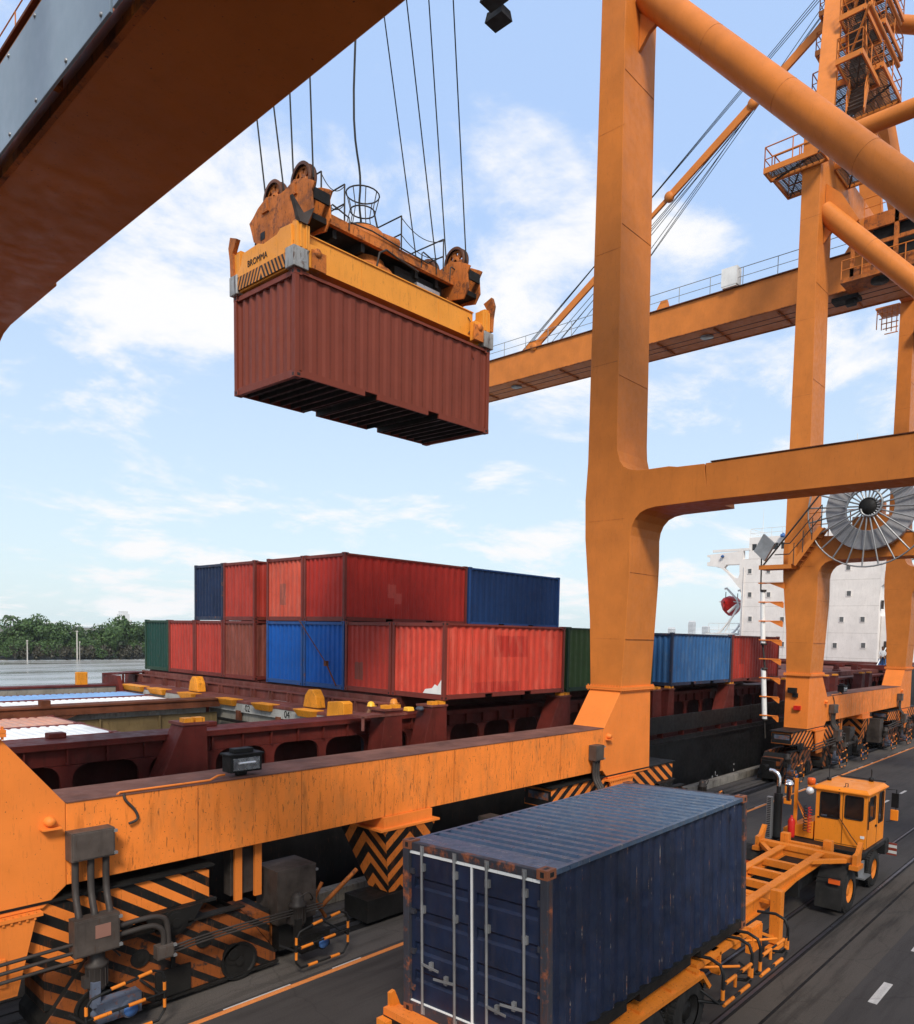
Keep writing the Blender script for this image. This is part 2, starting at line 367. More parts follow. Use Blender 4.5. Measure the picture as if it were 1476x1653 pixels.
M['apron'] = ground_mat('rough_concrete', (.062, .054, .048), .55, .6)
M['band'] = ground_mat('concrete_band', (.053, .045, .038), .35, .9)
M['wall'] = paint('stained_concrete', (.24, .215, .18), .9, var=.3, streak=.85, rust=.2, rustcol=(.03, .025, .02), bump=.5)
M['lineorange'] = ground_mat('worn_orange_line', (.50, .17, .045), .35, .7); M['linewhite'] = ground_mat('worn_white_line', (.42, .40, .38), .3, .5)
M['groove'] = paint('rail_groove', (.010, .009, .009), .8, bump=.2); M['railtop'] = paint('worn_rail_steel', (.10, .10, .115), .35, .7, bump=.1)
# water
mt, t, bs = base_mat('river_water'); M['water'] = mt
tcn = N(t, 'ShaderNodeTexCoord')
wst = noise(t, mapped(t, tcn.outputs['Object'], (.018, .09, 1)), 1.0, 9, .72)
LK(t, mixc(t, ramp(t, wst, .36, .64), (.20, .185, .15), (.40, .40, .385)), bs.inputs['Base Color']); LK(t, ramp(t, wst, .35, .62, .05, .38), bs.inputs['Roughness'])  # silt tones, with dark bank reflections painted in as stretched colour streaks
b1 = N(t, 'ShaderNodeBump', i={'Strength': .5, 'Distance': .25}); LK(t, noise(t, mapped(t, tcn.outputs['Object'], (.25, .6, 1)), 1.2, 5, .6), b1.inputs['Height']); LK(t, b1.outputs[0], bs.inputs['Normal'])
def leafmat(name, a, b):
    mt, t, bs = base_mat(name); gi = N(t, 'ShaderNodeNewGeometry')
    tcn = N(t, 'ShaderNodeTexCoord'); c = mixc(t, ramp(t, noise(t, tcn.outputs['Object'], .5, 4), .35, .65), a, b)
    c = mixc(t, ramp(t, gi.outputs['Random Per Island'], 0, 1, 0, .5), c, tuple(x*1.8 for x in b))
    LK(t, c, bs.inputs['Base Color']); bs.inputs['Roughness'].default_value = .6; return mt
M['leaf'] = leafmat('mangrove_leaves', (.016, .040, .008), (.050, .095, .022)); M['frond'] = leafmat('palm_fronds', (.022, .030, .012), (.045, .055, .025))
M['nipa'] = leafmat('dry_nipa_fronds', (.02, .022, .012), (.045, .04, .025))
M['bark'] = paint('grey_bark', (.10, .08, .06), .9, bump=.4); M['mud'] = ground_mat('river_mud', (.10, .085, .055), .3, .5)
M['cabinet2'] = paint('faint_seam_grey', (.50, .46, .42), .6, bump=0)
# ------------------------------------------------------------------ setting
S_ = lambda o: tag(o, kind='structure')
S_(MB().box(-80, -80, -4, 900, 14.3, 0).build('quay', M['asphalt']))
S_(MB().box(-80, 11.55, .0, 900, 14.29, .004).build('quay_apron', M['apron']))
S_(MB().box(-80, 4.74, .0, 900, 5.17, .004).box(-80, 3.95, .0, 900, 4.68, .005).build('concrete_band', M['band']))
S_(MB().box(-80, 5.17, .0, 900, 5.33, .006).box(-80, 6.13, 0, 900, 6.26, .006).box(-80, 4.685, 0, 900, 4.735, .006).build('rail_groove', M['groove']))
S_(MB().box(-80, 5.23, .0, 900, 5.29, .011).box(-80, 6.18, 0, 900, 6.23, .011).build('truck_rail', M['railtop']))
S_(MB().box(-80, 11.33, 0, 900, 11.44, .008).build('orange_line', M['lineorange']))
g = MB()
x = -30.
while x < 300: g.box(x, 11.455, 0, x+random.uniform(.4, 1.5), 11.475, .009); x += random.uniform(1.2, 2.6)
S_(g.build('old_line_fragments', M['linewhite']))
for i in range(-3, 26):
    S_(MB().box(14.08+3.0*i, 3.47, 0, 15.12+3.0*i, 3.62, .008).build('lane_dash', M['linewhite']))
for i in range(0, 14):
    S_(MB().box(32.2+2.75*i, 8.1, 0, 33.1+2.75*i, 8.2, .008).build('lane_dash', M['linewhite']))
g = MB().box(-80, 12.62, .0, 900, 13.22, .006); S_(g.build('crane_rail_groove', M['groove']))
g = MB().box(-80, 12.86, .0, 900, 12.95, .05); S_(g.build('crane_rail', M['railtop']))
g = MB()
for i in range(60): g.box(-40+5*i+.02, 14.3, 0, -40+5*i+4.98, 14.62, .32)
S_(g.build('quay_kerb', M['wall'], bevel=.015))
S_(MB().box(-80, 13.4, .0, 900, 13.62, .055).box(-80, 13.8, 0, 900, 14.0, .03).build('cable_duct_edge', M['apron']))
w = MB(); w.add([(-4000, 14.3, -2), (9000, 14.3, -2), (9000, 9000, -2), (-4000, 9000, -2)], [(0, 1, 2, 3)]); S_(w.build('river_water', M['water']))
# far bank
g = MB(); vs = []; fs = []
random.seed(3)
nx = 90
for i in range(nx):
    x = -400+i*16; e = random.uniform(-2, 2); yb = 202-.05*max(0, x-60)*(1 if x < 300 else 1)
    if x > 110: yb = 200+(x-110)*.45
    for dy_, z in ((-3, -2.3), (0+e, -1.75), (4+e, -1.2), (14, -.6), (4000, -.6)): vs.append((x, yb+dy_, z))
for i in range(nx-1):
    for j in range(4): a = i*5+j; fs.append((a, a+5, a+6, a+1))
g.add(vs, fs); S_(g.build('far_bank', M['mud']))

# ------------------------------------------------------------------ containers
cast_cache = {}
def casting_mesh(mt, dk):
    if mt.name in cast_cache: return cast_cache[mt.name]
    g = MB().box(-.09, -.082, -.06, .09, .082, .06)
    for sx_ in (-1, 1): g.box(sx_*.088-.004, -.028, -.035, sx_*.088+.004, .028, .035, 1)
    for sy in (-1, 1): g.box(-.04, sy*.08-.004, -.03, .04, sy*.08+.004, .03, 1)
    for sz in (-1, 1): g.box(-.05, -.028, sz*.058-.004, .05, .028, sz*.058+.004, 1)
    o = g.build('corner_casting', [mt, dk], bevel=.006); cast_cache[mt.name] = o; return o
def container(label, loc, H, wall, frame, cast, cat='container', group=None, rot=None, doors='+x', rails=None, brail=None, depth=.038, rdep=.024, Lc=6.058, lashings=False, name='shipping_container'):
    W_ = 2.438
    t = thing(name, label, cat, loc, 0, group)
    if rot is not None: mm = rot.to_4x4(); mm.translation = loc; t.matrix_world = mm
    rails = rails or frame
    f = MB(); c = .11
    for x in (0, Lc-c):
        for y in (0, W_-c): f.box(x, y, .118, x+c, y+c, H-.118)
    f.box(.02, c, .0, .11, W_-c, .16).box(.02, c, H-.13, .11, W_-c, H-.02)
    f.box(Lc-.11, c, .0, Lc-.02, W_-c, .16).box(Lc-.11, c, H-.13, Lc-.02, W_-c, H-.02)
    f.build('frame', frame, t, bevel=.008)
    b = MB()
    for y0, y1 in ((.012, .06), (W_-.06, W_-.012)):
        for x0, x1 in ((.18, 1.86), (2.22, 3.84), (4.20, Lc-.18)): b.box(x0, y0, .02, x1, y1, .16)
        b.box(1.86, y0, .13, 2.22, y1, .16).box(3.84, y0, .13, 4.20, y1, .16)
    b.build('bottom_rail', brail or rails, t)
    b = MB()
    for y0, y1 in ((.006, .07), (W_-.07, W_-.006)): b.box(.18, y0, H-.085, Lc-.18, y1, H-.022)
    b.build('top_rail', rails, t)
    fl = MB().box(.11, .06, .135, Lc-.11, W_-.06, .16)
    x = .3
    while x < Lc-.2:
        if not (1.80 < x < 2.26 or 3.78 < x < 4.24): fl.box(x, .06, .03, x+.045, W_-.06, .134)
        x += .29
    for x in (1.84, 2.225, 3.82, 4.205): fl.box(x, .06, .02, x+.012, W_-.06, .134)
    fl.build('floor', M['black'], t)
    for y, s in ((.05, -1), (W_-.05, 1)):
        g = MB().corr((c, y, .16), (1, 0, 0), (0, 0, 1), (0, s, 0), Lc-2*c, H-.245, .345, depth)
        if s < 0: g.box(Lc-.62, y-.012, H-.36, Lc-.57, y+.0, H-.24, 0)
        g.build('side_panel', wall, t)
    g = MB().corr((0, c, H-.022), (0, 0, 1), (0, 0, 1), (0, 0, 1), 0.001, .001, 1, 0) if False else MB()
    g.box(.05, .07, H-.06, .42, W_-.07, H-.024).box(Lc-.42, .07, H-.06, Lc-.05, W_-.07, H-.024)
    n = 22; p = (Lc-.84)/n; prof = []
    for i in range(n): prof += [(i*p, 0), (i*p+.42*p, 0), (i*p+.60*p, -rdep), (i*p+.82*p, -rdep)]
    prof.append((Lc-.84, 0))
    g.corr((.42, .07, H-.024), (1, 0, 0), (0, 1, 0), (0, 0, 1), 0, W_-.14, 0, 0, prof=prof)
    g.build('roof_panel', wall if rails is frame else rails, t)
    for side in ('-x', '+x'):
        x = .055 if side == '-x' else Lc-.055; s = -1 if side == '-x' else 1
        if doors != side:
            MB().corr((x, c, .16), (0, 1, 0), (0, 0, 1), (s, 0, 0), W_-2*c, H-.29, .275, .045).build('end_panel', wall, t)
        else:
            for k in (0, 1):
                y0 = c+.005 if k == 0 else W_/2+.012; wd = W_/2-c-.017
                prof = [(0, 0)]
                for z in (.17, .36, .575, .79):
                    a = z*(H-.3); prof += [(a-.075, 0), (a-.045, -.035), (a+.045, -.035), (a+.085, 0)]
                prof.append((H-.30, 0))
                dmb = MB().corr((x, y0+.06, .165), (0, 0, 1), (0, 1, 0), (s, 0, 0), 0, wd-.12, 0, 0, prof=prof)
                for yy in (y0, y0+wd-.06): dmb.box(min(x, x-s*.04), yy, .165, max(x, x-s*.04), yy+.06, H-.135)
                d = dmb.build('door', wall, t)
                for j, fy in enumerate((.22, .76)):
                    fy = fy if k == 0 else 1-fy
                    yy = y0+wd*fy
                    q = MB().tube((x+s*.045, yy, .05), (x+s*.045, yy, H-.06), .019, 8)
                    for z in (.09, .62*H, .86*H, H-.09): q.box(x+s*.02-.02, yy-.035, z-.05, x+s*.02+.02, yy+.035, z+.05)
                    q.build('lock_rod', M['steel'], d)
                    z = .62 if j == 0 else .50
                    z += .0 if k == 0 else .12
                    sg = 1 if yy < y0+wd/2 else -1
                    q = MB().bar((x+s*.06, yy, z), (x+s*.07, yy+sg*.16, z-.01), .015, .035).bar((x+s*.07, yy+sg*.16, z-.01), (x+s*.085, yy+sg*.34, z-.015), .014, .03).box(x-.01, yy+sg*.16-.025, z-.06, x+s*.065+.01, yy+sg*.16+.025, z+.05)
                    q.build('lock_handle', M['steel'], d)
                ye = y0+.0 if k == 0 else y0+wd
                h = MB()
                for z in (.35, .85, 1.4, 1.95): h.box(x+s*.0-.03, ye-.07, z-.035, x+s*.0+.03, ye+.05, z+.035)
                h.build('hinge', frame, d)
            q = MB().box(x+s*.012-.012, c, H-.175, x+s*.012+.012, W_-c, H-.135).box(x+s*.012-.012, c, .135, x+s*.012+.012, W_-c, .175)
            q.box(x+s*.012-.014, W_/2-.014, .17, x+s*.012+.014, W_/2+.006, H-.17)
            q.build('door_gasket', M['whitepaint'], t)
    cm = casting_mesh(cast, M['black'])
    first = cm.parent is None
    for x in (.088, Lc-.088):
        for y in (.08, W_-.08):
            for z in (.058, H-.058):
                if first: cm.parent = t; cm.location = (x, y, z); first = False
                else: share(cm, 'corner_casting', (x, y, z), t)
    return t
def cpaint(name, col, **k):
    d = dict(rough=.5, var=.09, streak=.35, speck=.4, rust=.08, bump=.12); d.update(k); return paint(name, col, **d)
K = {}
K['maroon'] = cpaint('maroon_brown_container', (.165, .035, .019), rust=.02, speck=.1, streak=.14, var=.05)
K['red'] = cpaint('dark_red_container', (.38, .026, .017), patches=[(0, 2.0, 2.4, .9, 1.4, (.46, .08, .06)), (0, 2.3, 2.65, .7, 1.1, (.46, .08, .06))])
K['red2'] = cpaint('bright_red_container', (.38, .040, .026), rust=.15, fade=(.42, .08, .06), fadeamt=.5)
K['coral'] = cpaint('faded_red_container', (.52, .055, .033), fade=(.54, .12, .08), fadeamt=.7, rust=.18, patches=[(0, 2.3, 4.0, 1.3, 2.0, (.36, .024, .016)), (0, 1.3, 3.6, .15, .5, (.36, .03, .02))])
K['coralend'] = cpaint('coral_container', (.52, .08, .045), fade=(.55, .15, .10), fadeamt=.6, rust=.2, patches=[(1, 1.2, 1.6, .6, 1.4, (.22, .07, .05))])
K['rededge'] = cpaint('red_container_dents', (.36, .035, .022), rust=.22, patches=[(1, 1.5, 2.0, .4, 1.0, (.16, .05, .035))])
K['brown'] = cpaint('rusty_brown_container', (.20, .052, .034), rust=.35, streak=.7, fadeamt=.4)
K['navy'] = cpaint('navy_container', (.010, .022, .06), streak=.5)
K['blue'] = cpaint('cobalt_container', (.005, .085, .36), rust=.10, streak=.3)
K['blue2'] = cpaint('mid_blue_container', (.009, .038, .125), rust=.10)
K['blue3'] = cpaint('flaking_blue_container', (.028, .105, .26), rust=.16, speck=1, fade=(.10, .18, .30), fadeamt=.5)
K['green'] = cpaint('green_container', (.05, .10, .03), rust=.1)
K['teal'] = cpaint('dark_green_container', (.010, .045, .035), rust=.15)
K['red3'] = cpaint('brick_red_container', (.33, .034, .022), rust=.12, patches=[(0, 1.0, 1.6, .2, .9, (.52, .05, .03)), (0, 4.7, 5.7, .3, .9, (.52, .05, .03))])
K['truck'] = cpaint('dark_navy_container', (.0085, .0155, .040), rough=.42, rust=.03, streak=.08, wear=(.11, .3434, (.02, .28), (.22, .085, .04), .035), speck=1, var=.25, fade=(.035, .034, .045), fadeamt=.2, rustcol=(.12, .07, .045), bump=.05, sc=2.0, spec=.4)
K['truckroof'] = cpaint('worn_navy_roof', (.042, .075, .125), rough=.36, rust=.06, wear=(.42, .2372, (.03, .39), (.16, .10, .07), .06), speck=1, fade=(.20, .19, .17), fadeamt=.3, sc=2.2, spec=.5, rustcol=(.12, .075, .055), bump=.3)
K['frame_r'] = cpaint('rusty_red_frame', (.16, .030, .022), rust=.35); K['frame_n'] = cpaint('rusty_navy_frame', (.02, .03, .06), rust=.45, rustcol=(.12, .045, .02)); K['frame_b'] = cpaint('rusty_blue_frame', (.02, .07, .22), rust=.35)
K['frame_g'] = cpaint('green_frame', (.02, .05, .03), rust=.3); K['whitec'] = cpaint('white_container_roof', (.74, .74, .72), rust=.06); K['peach'] = cpaint('peach_container_roof', (.55, .26, .17), rust=.2, fade=(.4, .33, .28), fadeamt=.8)
K['pink'] = cpaint('pink_container_roof', (.45, .22, .18), rust=.2); K['paleblue'] = cpaint('pale_blue_container_roof', (.20, .36, .60), rust=.1)
HZ = 2.373; X0, Y0, Z0 = 15.902, 16.40, 4.319
def sc_(label, x, y, tier, wall, frame, group='containers stacked on the ship deck', **k):
    return container(label, (x, y, Z0+tier*(HZ+.004)), HZ, K[wall], K[frame], K[frame], group=group, **k)
P_ = 2.5
sc_('faded coral red container at the near right corner of the lower tier', X0, Y0, 0, 'coral', 'frame_r')
sc_('red container end with brown dent, between the cobalt blue pair and faded coral one', X0, Y0+P_, 0, 'rededge', 'frame_r')
sc_('cobalt blue container end in the lower tier with the lashing rod crossing it', X0, Y0+2*P_, 0, 'blue', 'frame_b')
sc_('cobalt blue container end in the lower tier beside the gap and the rusty brown one', X0, Y0+3*P_, 0, 'blue', 'frame_b')
yb = 27.22
sc_('rusty brown container on the lower tier, left of the cobalt blue pair', X0, yb, 0, 'brown', 'frame_r')
sc_('bright red container in the lower tier next to the rusty brown one', X0, yb+P_, 0, 'red2', 'frame_r')
sc_('bright red container in the lower tier next to the dark green one', X0, yb+2*P_, 0, 'red2', 'frame_r')
sc_('dark green container at the far left end of the lower tier', X0, yb+3*P_, 0, 'teal', 'frame_g')
sc_('red container in the upper tier standing on the rusty brown one', X0, yb, 1, 'red2', 'frame_r')
sc_('dark navy container at the left end of the upper tier', X0, yb+P_, 1, 'navy', 'frame_n')
sc_('coral container end in the upper tier with a dark dent patch', X0, Y0+3*P_, 1, 'coralend', 'frame_r')
sc_('dark red upper container whose long side shows two pale square patches', X0, Y0+2*P_, 1, 'red', 'frame_r')
sc_('dark blue container at the right end of the upper tier behind the dark red one', X0+6.16, Y0+2*P_, 1, 'blue2', 'frame_b')
sc_('red container directly under the dark blue upper one, behind the green one', X0+6.16, Y0+2*P_, 0, 'red3', 'frame_r')
sc_('green container on the ship behind the crane leg', X0+6.25, Y0, 0, 'green', 'frame_g')
sc_('flaking blue container with a dark end, right of the crane leg', 29.85, Y0, -.03, 'blue3', 'frame_n')
sc_('brick red container with two brighter patches, last in the row before the white deckhouse', 36.02, Y0, -.03, 'red3', 'frame_r')
HB = 'containers down in the open hold'
def hc(label, x, y, z, wall): return container(label, (x-6.058, y, z-HZ), HZ, K[wall], K['frame_r'], K['frame_r'], group=HB)
hc('container in the near hold with a pink corrugated roof beside the coaming', 8.38, 18.75, 3.5, 'pink')
hc('container in the near hold with a clean white roof', 8.38, 21.3, 3.5, 'whitec')
hc('container in the near hold with a peach roof streaked grey', 8.38, 23.85, 3.5, 'peach')
hc('pale blue roofed container in the far hold touching the numbered crossbeam', 14.2, 32.7, 3.46, 'paleblue')
hc('white roofed container in the far hold directly beside the pale blue roofed one', 14.2, 30.1, 3.44, 'whitec')
hc('white roofed container in the far hold nearest the girder', 14.2, 27.55, 3.44, 'whitec')
hc('pale blue roofed container in the far hold at the left edge of the picture', 8.0, 32.7, 3.46, 'paleblue')
hc('white roofed container in the far hold at the left edge of the picture', 8.0, 30.1, 3.44, 'whitec')

sc_p = [o for o in bpy.data.objects if o.get('label', '').startswith('faded coral red')][0]
MB().prism([(.14, .17), (.95, .17), (.85, .30), (.55, .34), (.42, .47), (.30, .42), (.14, .62)], 'x', .010, .016).build('scraped_patch', M['whitepaint'], sc_p)
# ------------------------------------------------------------------ ship
ship = thing('cargo_ship', 'black hulled container ship with oxide red deck and white deckhouse moored at the quay', 'ship', (0, 0, 0))
def SP(n, g, mt, **k): return g.build(n, mt, ship, **k)
HX0, HX1 = -45, 118
g = MB().box(HX0, 15.6, -3, HX1, 15.75, 2.18).box(HX0, 37.9, -3, HX1, 38.05, 2.18).box(HX0, 15.75, -3, HX0+.2, 37.9, 2.18).box(HX1-.2, 15.75, -3, HX1, 37.9, 2.18)
g.box(HX0, 15.5, 1.95, HX1, 15.6, 2.02)
SP('hull', g, M['hull'])
g = MB()
for i in range(12): x0 = HX0+i*13.6; g.box(x0+.02, 15.6, 2.40, x0+13.58, 15.66, 3.12).box(x0+.02, 37.99, 2.4, x0+13.58, 38.05, 3.12)
SP('bulwark', g, M['hull'], bevel=.01)
g = MB()
for i in range(90): x0 = HX0+.9+i*1.8; g.box(x0, 15.64, 2.18, x0+.04, 15.9, 3.0)
SP('bulwark_stay', g, M['deckred'])
g = MB().box(HX0, 15.76, 2.0, HX1, 18.35, 2.19).box(HX0, 35.5, 2.0, HX1, 37.89, 2.19)
SP('main_deck', g, M['deckdark'])
# longitudinal side coaming with arched openings
g = MB().box(HX0, 17.38, 3.81, 78, 18.38, 3.86).box(HX0, 17.38, 3.72, 78, 17.44, 3.81)
SP('coaming_top', g, M['deckred'], bevel=.008)
g = MB().box(HX0, 17.52, 3.36, 78, 17.56, 3.81)
SP('coaming_web', g, M['deckred'])
PITCH = 1.62
k = 0; stf = MB(); arch = MB()
x = HX0+.6
while x < 77:
    for j in range(2): stf.box(x+j*.81, 17.42, 3.37, x+j*.81+.03, 17.52, 3.81)
    # flared post between two arches
    a = [(x-.10, 2.19), (x+.13, 2.19), (x+.13, 3.02)]
    for i in range(6):
        t = i/5*math.pi/2; a.append((x+.13+.30*(1-math.cos(t)), 3.02+.33*math.sin(t)))
    b = []
    for i in range(6):
        t = math.pi/2-i/5*math.pi/2; b.append((x-.10-.30*(1-math.cos(t)), 3.02+.33*math.sin(t)))
    arch.prism(a+b, 'y', 17.50, 17.58)
    x += PITCH
SP('web_stiffener', stf, M['deckred']); SP('arch_post', arch, M['deckred'])
SP('inner_longitudinal_wall', MB().box(HX0, 18.25, 2.2, 78, 18.33, 3.79), M['deckdark'])
# hold walls
g = MB().box(HX0+.2, 18.40, -2.8, 14.2, 18.45, 3.78).box(HX0+.2, 26.96, -2.8, 14.2, 27.06, 3.2)
for i in range(30): x = HX0+1+i*2.0; (g.box(x, 26.88, -2.8, x+.05, 26.96, 3.2) if x < 14 else None)
SP('hold_bulkhead', g, M['khaki'])
g = MB().box(HX0+.2, 35.55, -2.8, 14.2, 35.62, 3.66).box(14.42, 18.45, -2.8, 14.5, 35.5, 3.36)
SP('hold_wall', g, M['holdgrey'])
SP('hold_floor', MB().box(HX0+.2, 15.8, -2.9, 14.5, 37.8, -2.8), M['deckdark'])
g = MB().box(HX0, 35.5, 3.66, 78, 36.3, 3.74); SP('far_coaming_top', g, M['deckred'])
g = MB().box(HX0, 26.65, 3.68, 14.2, 27.45, 3.74).box(HX0, 26.70, 3.42, 14.2, 26.76, 3.68)
for i in range(14):
    x = HX0+4+i*4.1
    if x < 12: g.box(x, 26.72, 3.74, x+.28, 27.0, 3.92)
SP('centre_girder', g, M['rust'])
g = MB()
for x in (2.2, 5.4, 7.5): g.prism([(x, 3.42), (x+.5, 3.25), (x+1.3, 3.25), (x+1.8, 3.42)], 'y', 26.72, 26.78)
SP('girder_scallop', g, M['rust'])
SP('crossbeam', MB().box(14.3, 18.4, 3.62, 15.45, 36.0, 3.72), M['deckpink'], bevel=.01)
SP('number_plate', MB().box(14.32, 18.5, 3.30, 14.38, 35.5, 3.62), M['numgrey'])
g = MB()
for y in (22.9, 25.55, 28.2, 33.4): g.box(14.26, y-.13, 1.2, 14.36, y+.13, 3.35)
SP('cell_guide_post', g, M['rust'])
SP('hold_recess_beam', MB().box(14.2, 18.5, 2.9, 14.3, 26.9, 3.0).box(14.2, 18.5, 2.2, 14.3, 22, 2.5), M['dark'])
# raised sill in front of the containers
g = MB().box(15.46, 18.6, 3.72, 15.52, 37.4, 4.05).box(15.40, 18.6, 4.05, 15.72, 37.4, 4.09).box(15.86, 18.6, 3.72, 15.95, 37.4, 4.24)
y = 18.8
while y < 37.3: g.box(15.36, y, 3.72, 15.46, y+.04, 4.05).box(15.36, y+.22, 3.72, 15.46, y+.26, 4.05); y += 1.25
SP('hatch_sill', g, M['deckpink'])
for i, x in enumerate((15.98, 22.2, 29.9, 36.1, 44.5, 52.0, 59.5, 67.0)):
    L_ = 6.0 if i < 4 else 6.9
    g = MB().box(x, 18.45, 3.87, x+L_, 26.85, 4.30).box(x, 26.95, 3.87, x+L_, 36.8, 4.30) if i < 1 else MB().box(x, 18.45, 3.87, x+L_, 26.85, 4.18).box(x, 26.95, 3.87, x+L_, 36.8, 4.18)
    SP('hatch_cover', g, M['deckdark'] if i < 4 else M['deckpink'])
g = MB()
for x in (22.25, 29.6, 36.0, 42.5, 51.6, 59.1, 66.6): g.box(x-.35, 18.4, 3.2, x, 36, 3.86)
SP('hatch_crossbeam', g, M['deckred'])
g = MB()
for i in range(26):
    x = 43+random.uniform(0, 30); y = random.uniform(18.6, 33); g.box(x, y, 4.18, x+random.uniform(.2, .7), y+random.uniform(.2, .6), 4.18+random.uniform(.1, .35))
tag(SP('deck_fitting', g, M['deckred']), kind='stuff')
def pedestal(x, y, w, lean, dw=.62, ztop=4.24):
    g = MB().prism([(x-max(lean, 0), 2.19), (x+w+max(-lean, 0)+.06, 2.19), (x+w, ztop-.14), (x, ztop-.14)], 'y', y, y+dw)
    p = SP('container_pedestal', g, M['deckred'], bevel=.012)
    MB().box(x-.05, y-.03, ztop-.14, x+w+.03, y+dw+.05, ztop-.08).build('pedestal_top', M['deckpink'], p)
    g = MB()
    for xx in (x+.02, x+w-.26): g.box(xx, y+.02, ztop-.08, xx+.22, y+.26, ztop+.02, 0)
    g.build('twistlock', M['guide'], p)
pedestal(8.08, 16.85, .55, .85); pedestal(13.82, 16.62, .62, .25); pedestal(15.45, 16.42, .60, .55, ztop=4.28); pedestal(21.78, 16.42, .62, 1.0, ztop=4.28)
pedestal(28.35, 16.42, .7, -.1); pedestal(29.75, 16.42, .45, .2); pedestal(35.85, 16.42, .55, .9); pedestal(41.6, 16.42, .5, .2); pedestal(43.2, 16.42, .6, .6)
for x in (50.5, 52.3, 58.2, 60.0, 66): pedestal(x, 16.5, .6, .5)
g = MB().box(13.0, 16.6, 3.95, 14.6, 17.2, 4.02).box(13.0, 16.6, 3.6, 13.06, 16.66, 3.98)
SP('lashing_bench', g, M['deckpink'])
# cell guide cones and blocks (orange yellow)
def guide(y0, y1, x=14.25, z0=3.5, z1=3.73, flare=.12):
    MBx = MB().frus((x-.05, y0+flare, x+.2, y1-flare, z0), (x-.16, y0, x+.3, y1, z1)); MBx.box(x-.16, y0, z1, x+.3, y1, z1+.02)
    SP('cell_guide', MBx, M['guide'], bevel=.02)
for y0, y1 in ((33.5, 35.5), (31.4, 32.8), (28.8, 30.0), (25.65, 26.85), (23.2, 24.35), (20.6, 21.7)): guide(y0, y1)
SP('guide_block', MB().prism([(19.15, 3.6), (20.05, 3.6), (20.0, 4.1), (19.3, 4.16), (19.15, 4.1)], 'x', 14.25, 14.6), M['guide'], bevel=.02)
SP('guide_block', MB().box(12.42, 35.85, 3.6, 12.86, 36.1, 4.29), M['guide'], bevel=.02)
for y in (29.95, 21.7):
    SP('stacking_cone', MB().prism([(y-.42, 3.74), (y+.42, 3.74), (y+.3, 4.15), (y+.1, 4.36), (y-.15, 4.36), (y-.35, 4.1)], 'x', 14.75, 15.1), M['guide'], bevel=.03)
g = MB()
for x in (3.1, 5.7, 9.2): g.box(x, 18.1, 3.86, x+.35, 18.38, 3.98)
SP('coaming_cleat', g, M['deckred'], bevel=.02)
# frames beyond the far side
g = MB().prism([(37.1, 3.0), (34.9, 3.0), (35.45, 4.12), (37.1, 4.12)], 'x', 13.92, 14.1).prism([(38.4, 2.2), (36.9, 2.2), (37.1, 4.12), (38.2, 4.12)], 'x', 15.4, 15.6)
g.bar((14.0, 36.4, 4.16), (15.9, 37.6, 4.16), .8, .06).bar((14.5, 36.2, 3.0), (14.5, 36.2, 4.12), .08, .08).bar((14.9, 37.2, 3.0), (14.9, 37.2, 4.12), .06, .06).bar((16.3, 36.6, 2.6), (16.3, 36.6, 4.12), .08, .08).bar((15.9, 36.9, 4.16), (16.9, 36.2, 4.16), .3, .06)
SP('far_pedestal_frame', g, M['deckred'])
# numbers on the crossbeam
def text(body, size, mat, parent, loc, rot, name='lettering', ext=.004):
    cu = bpy.data.curves.new(name, 'FONT'); cu.body = body; cu.size = size; cu.extrude = ext; cu.align_x = 'CENTER'; cu.align_y = 'CENTER'
    o = bpy.data.objects.new(name, cu); COL.objects.link(o)
    dg = bpy.context.evaluated_depsgraph_get(); me = bpy.data.meshes.new_from_object(o.evaluated_get(dg)); me.name = name
    bpy.data.objects.remove(o); me.materials.clear(); me.materials.append(mat)
    o = bpy.data.objects.new(name, me); COL.objects.link(o); o.location = loc; o.rotation_euler = rot
    if parent: o.parent = parent
    return o
RX = (R(90), 0, R(-90)); RY = (R(90), 0, 0)
for s, y in (('02', 24.95), ('04', 22.4), ('01', 27.9)): text(s, .34, M['print'], ship, (14.312, y, 3.46), RX)
text('0', .42, M['printw'], ship, (16.6, 17.45, 3.95), RY); text('4', .16, M['printw'], ship, (34.9, 15.59, .30), RY); text('8', .16, M['printw'], ship, (34.9, 15.59, .02), RY)
for i, (s, x, z) in enumerate((('1', 32.9, .08), ('+', 32.6, -.05), ('T', 33.1, -.12))): text(s, .3, M['printw'], ship, (x, 15.59, z), RY)
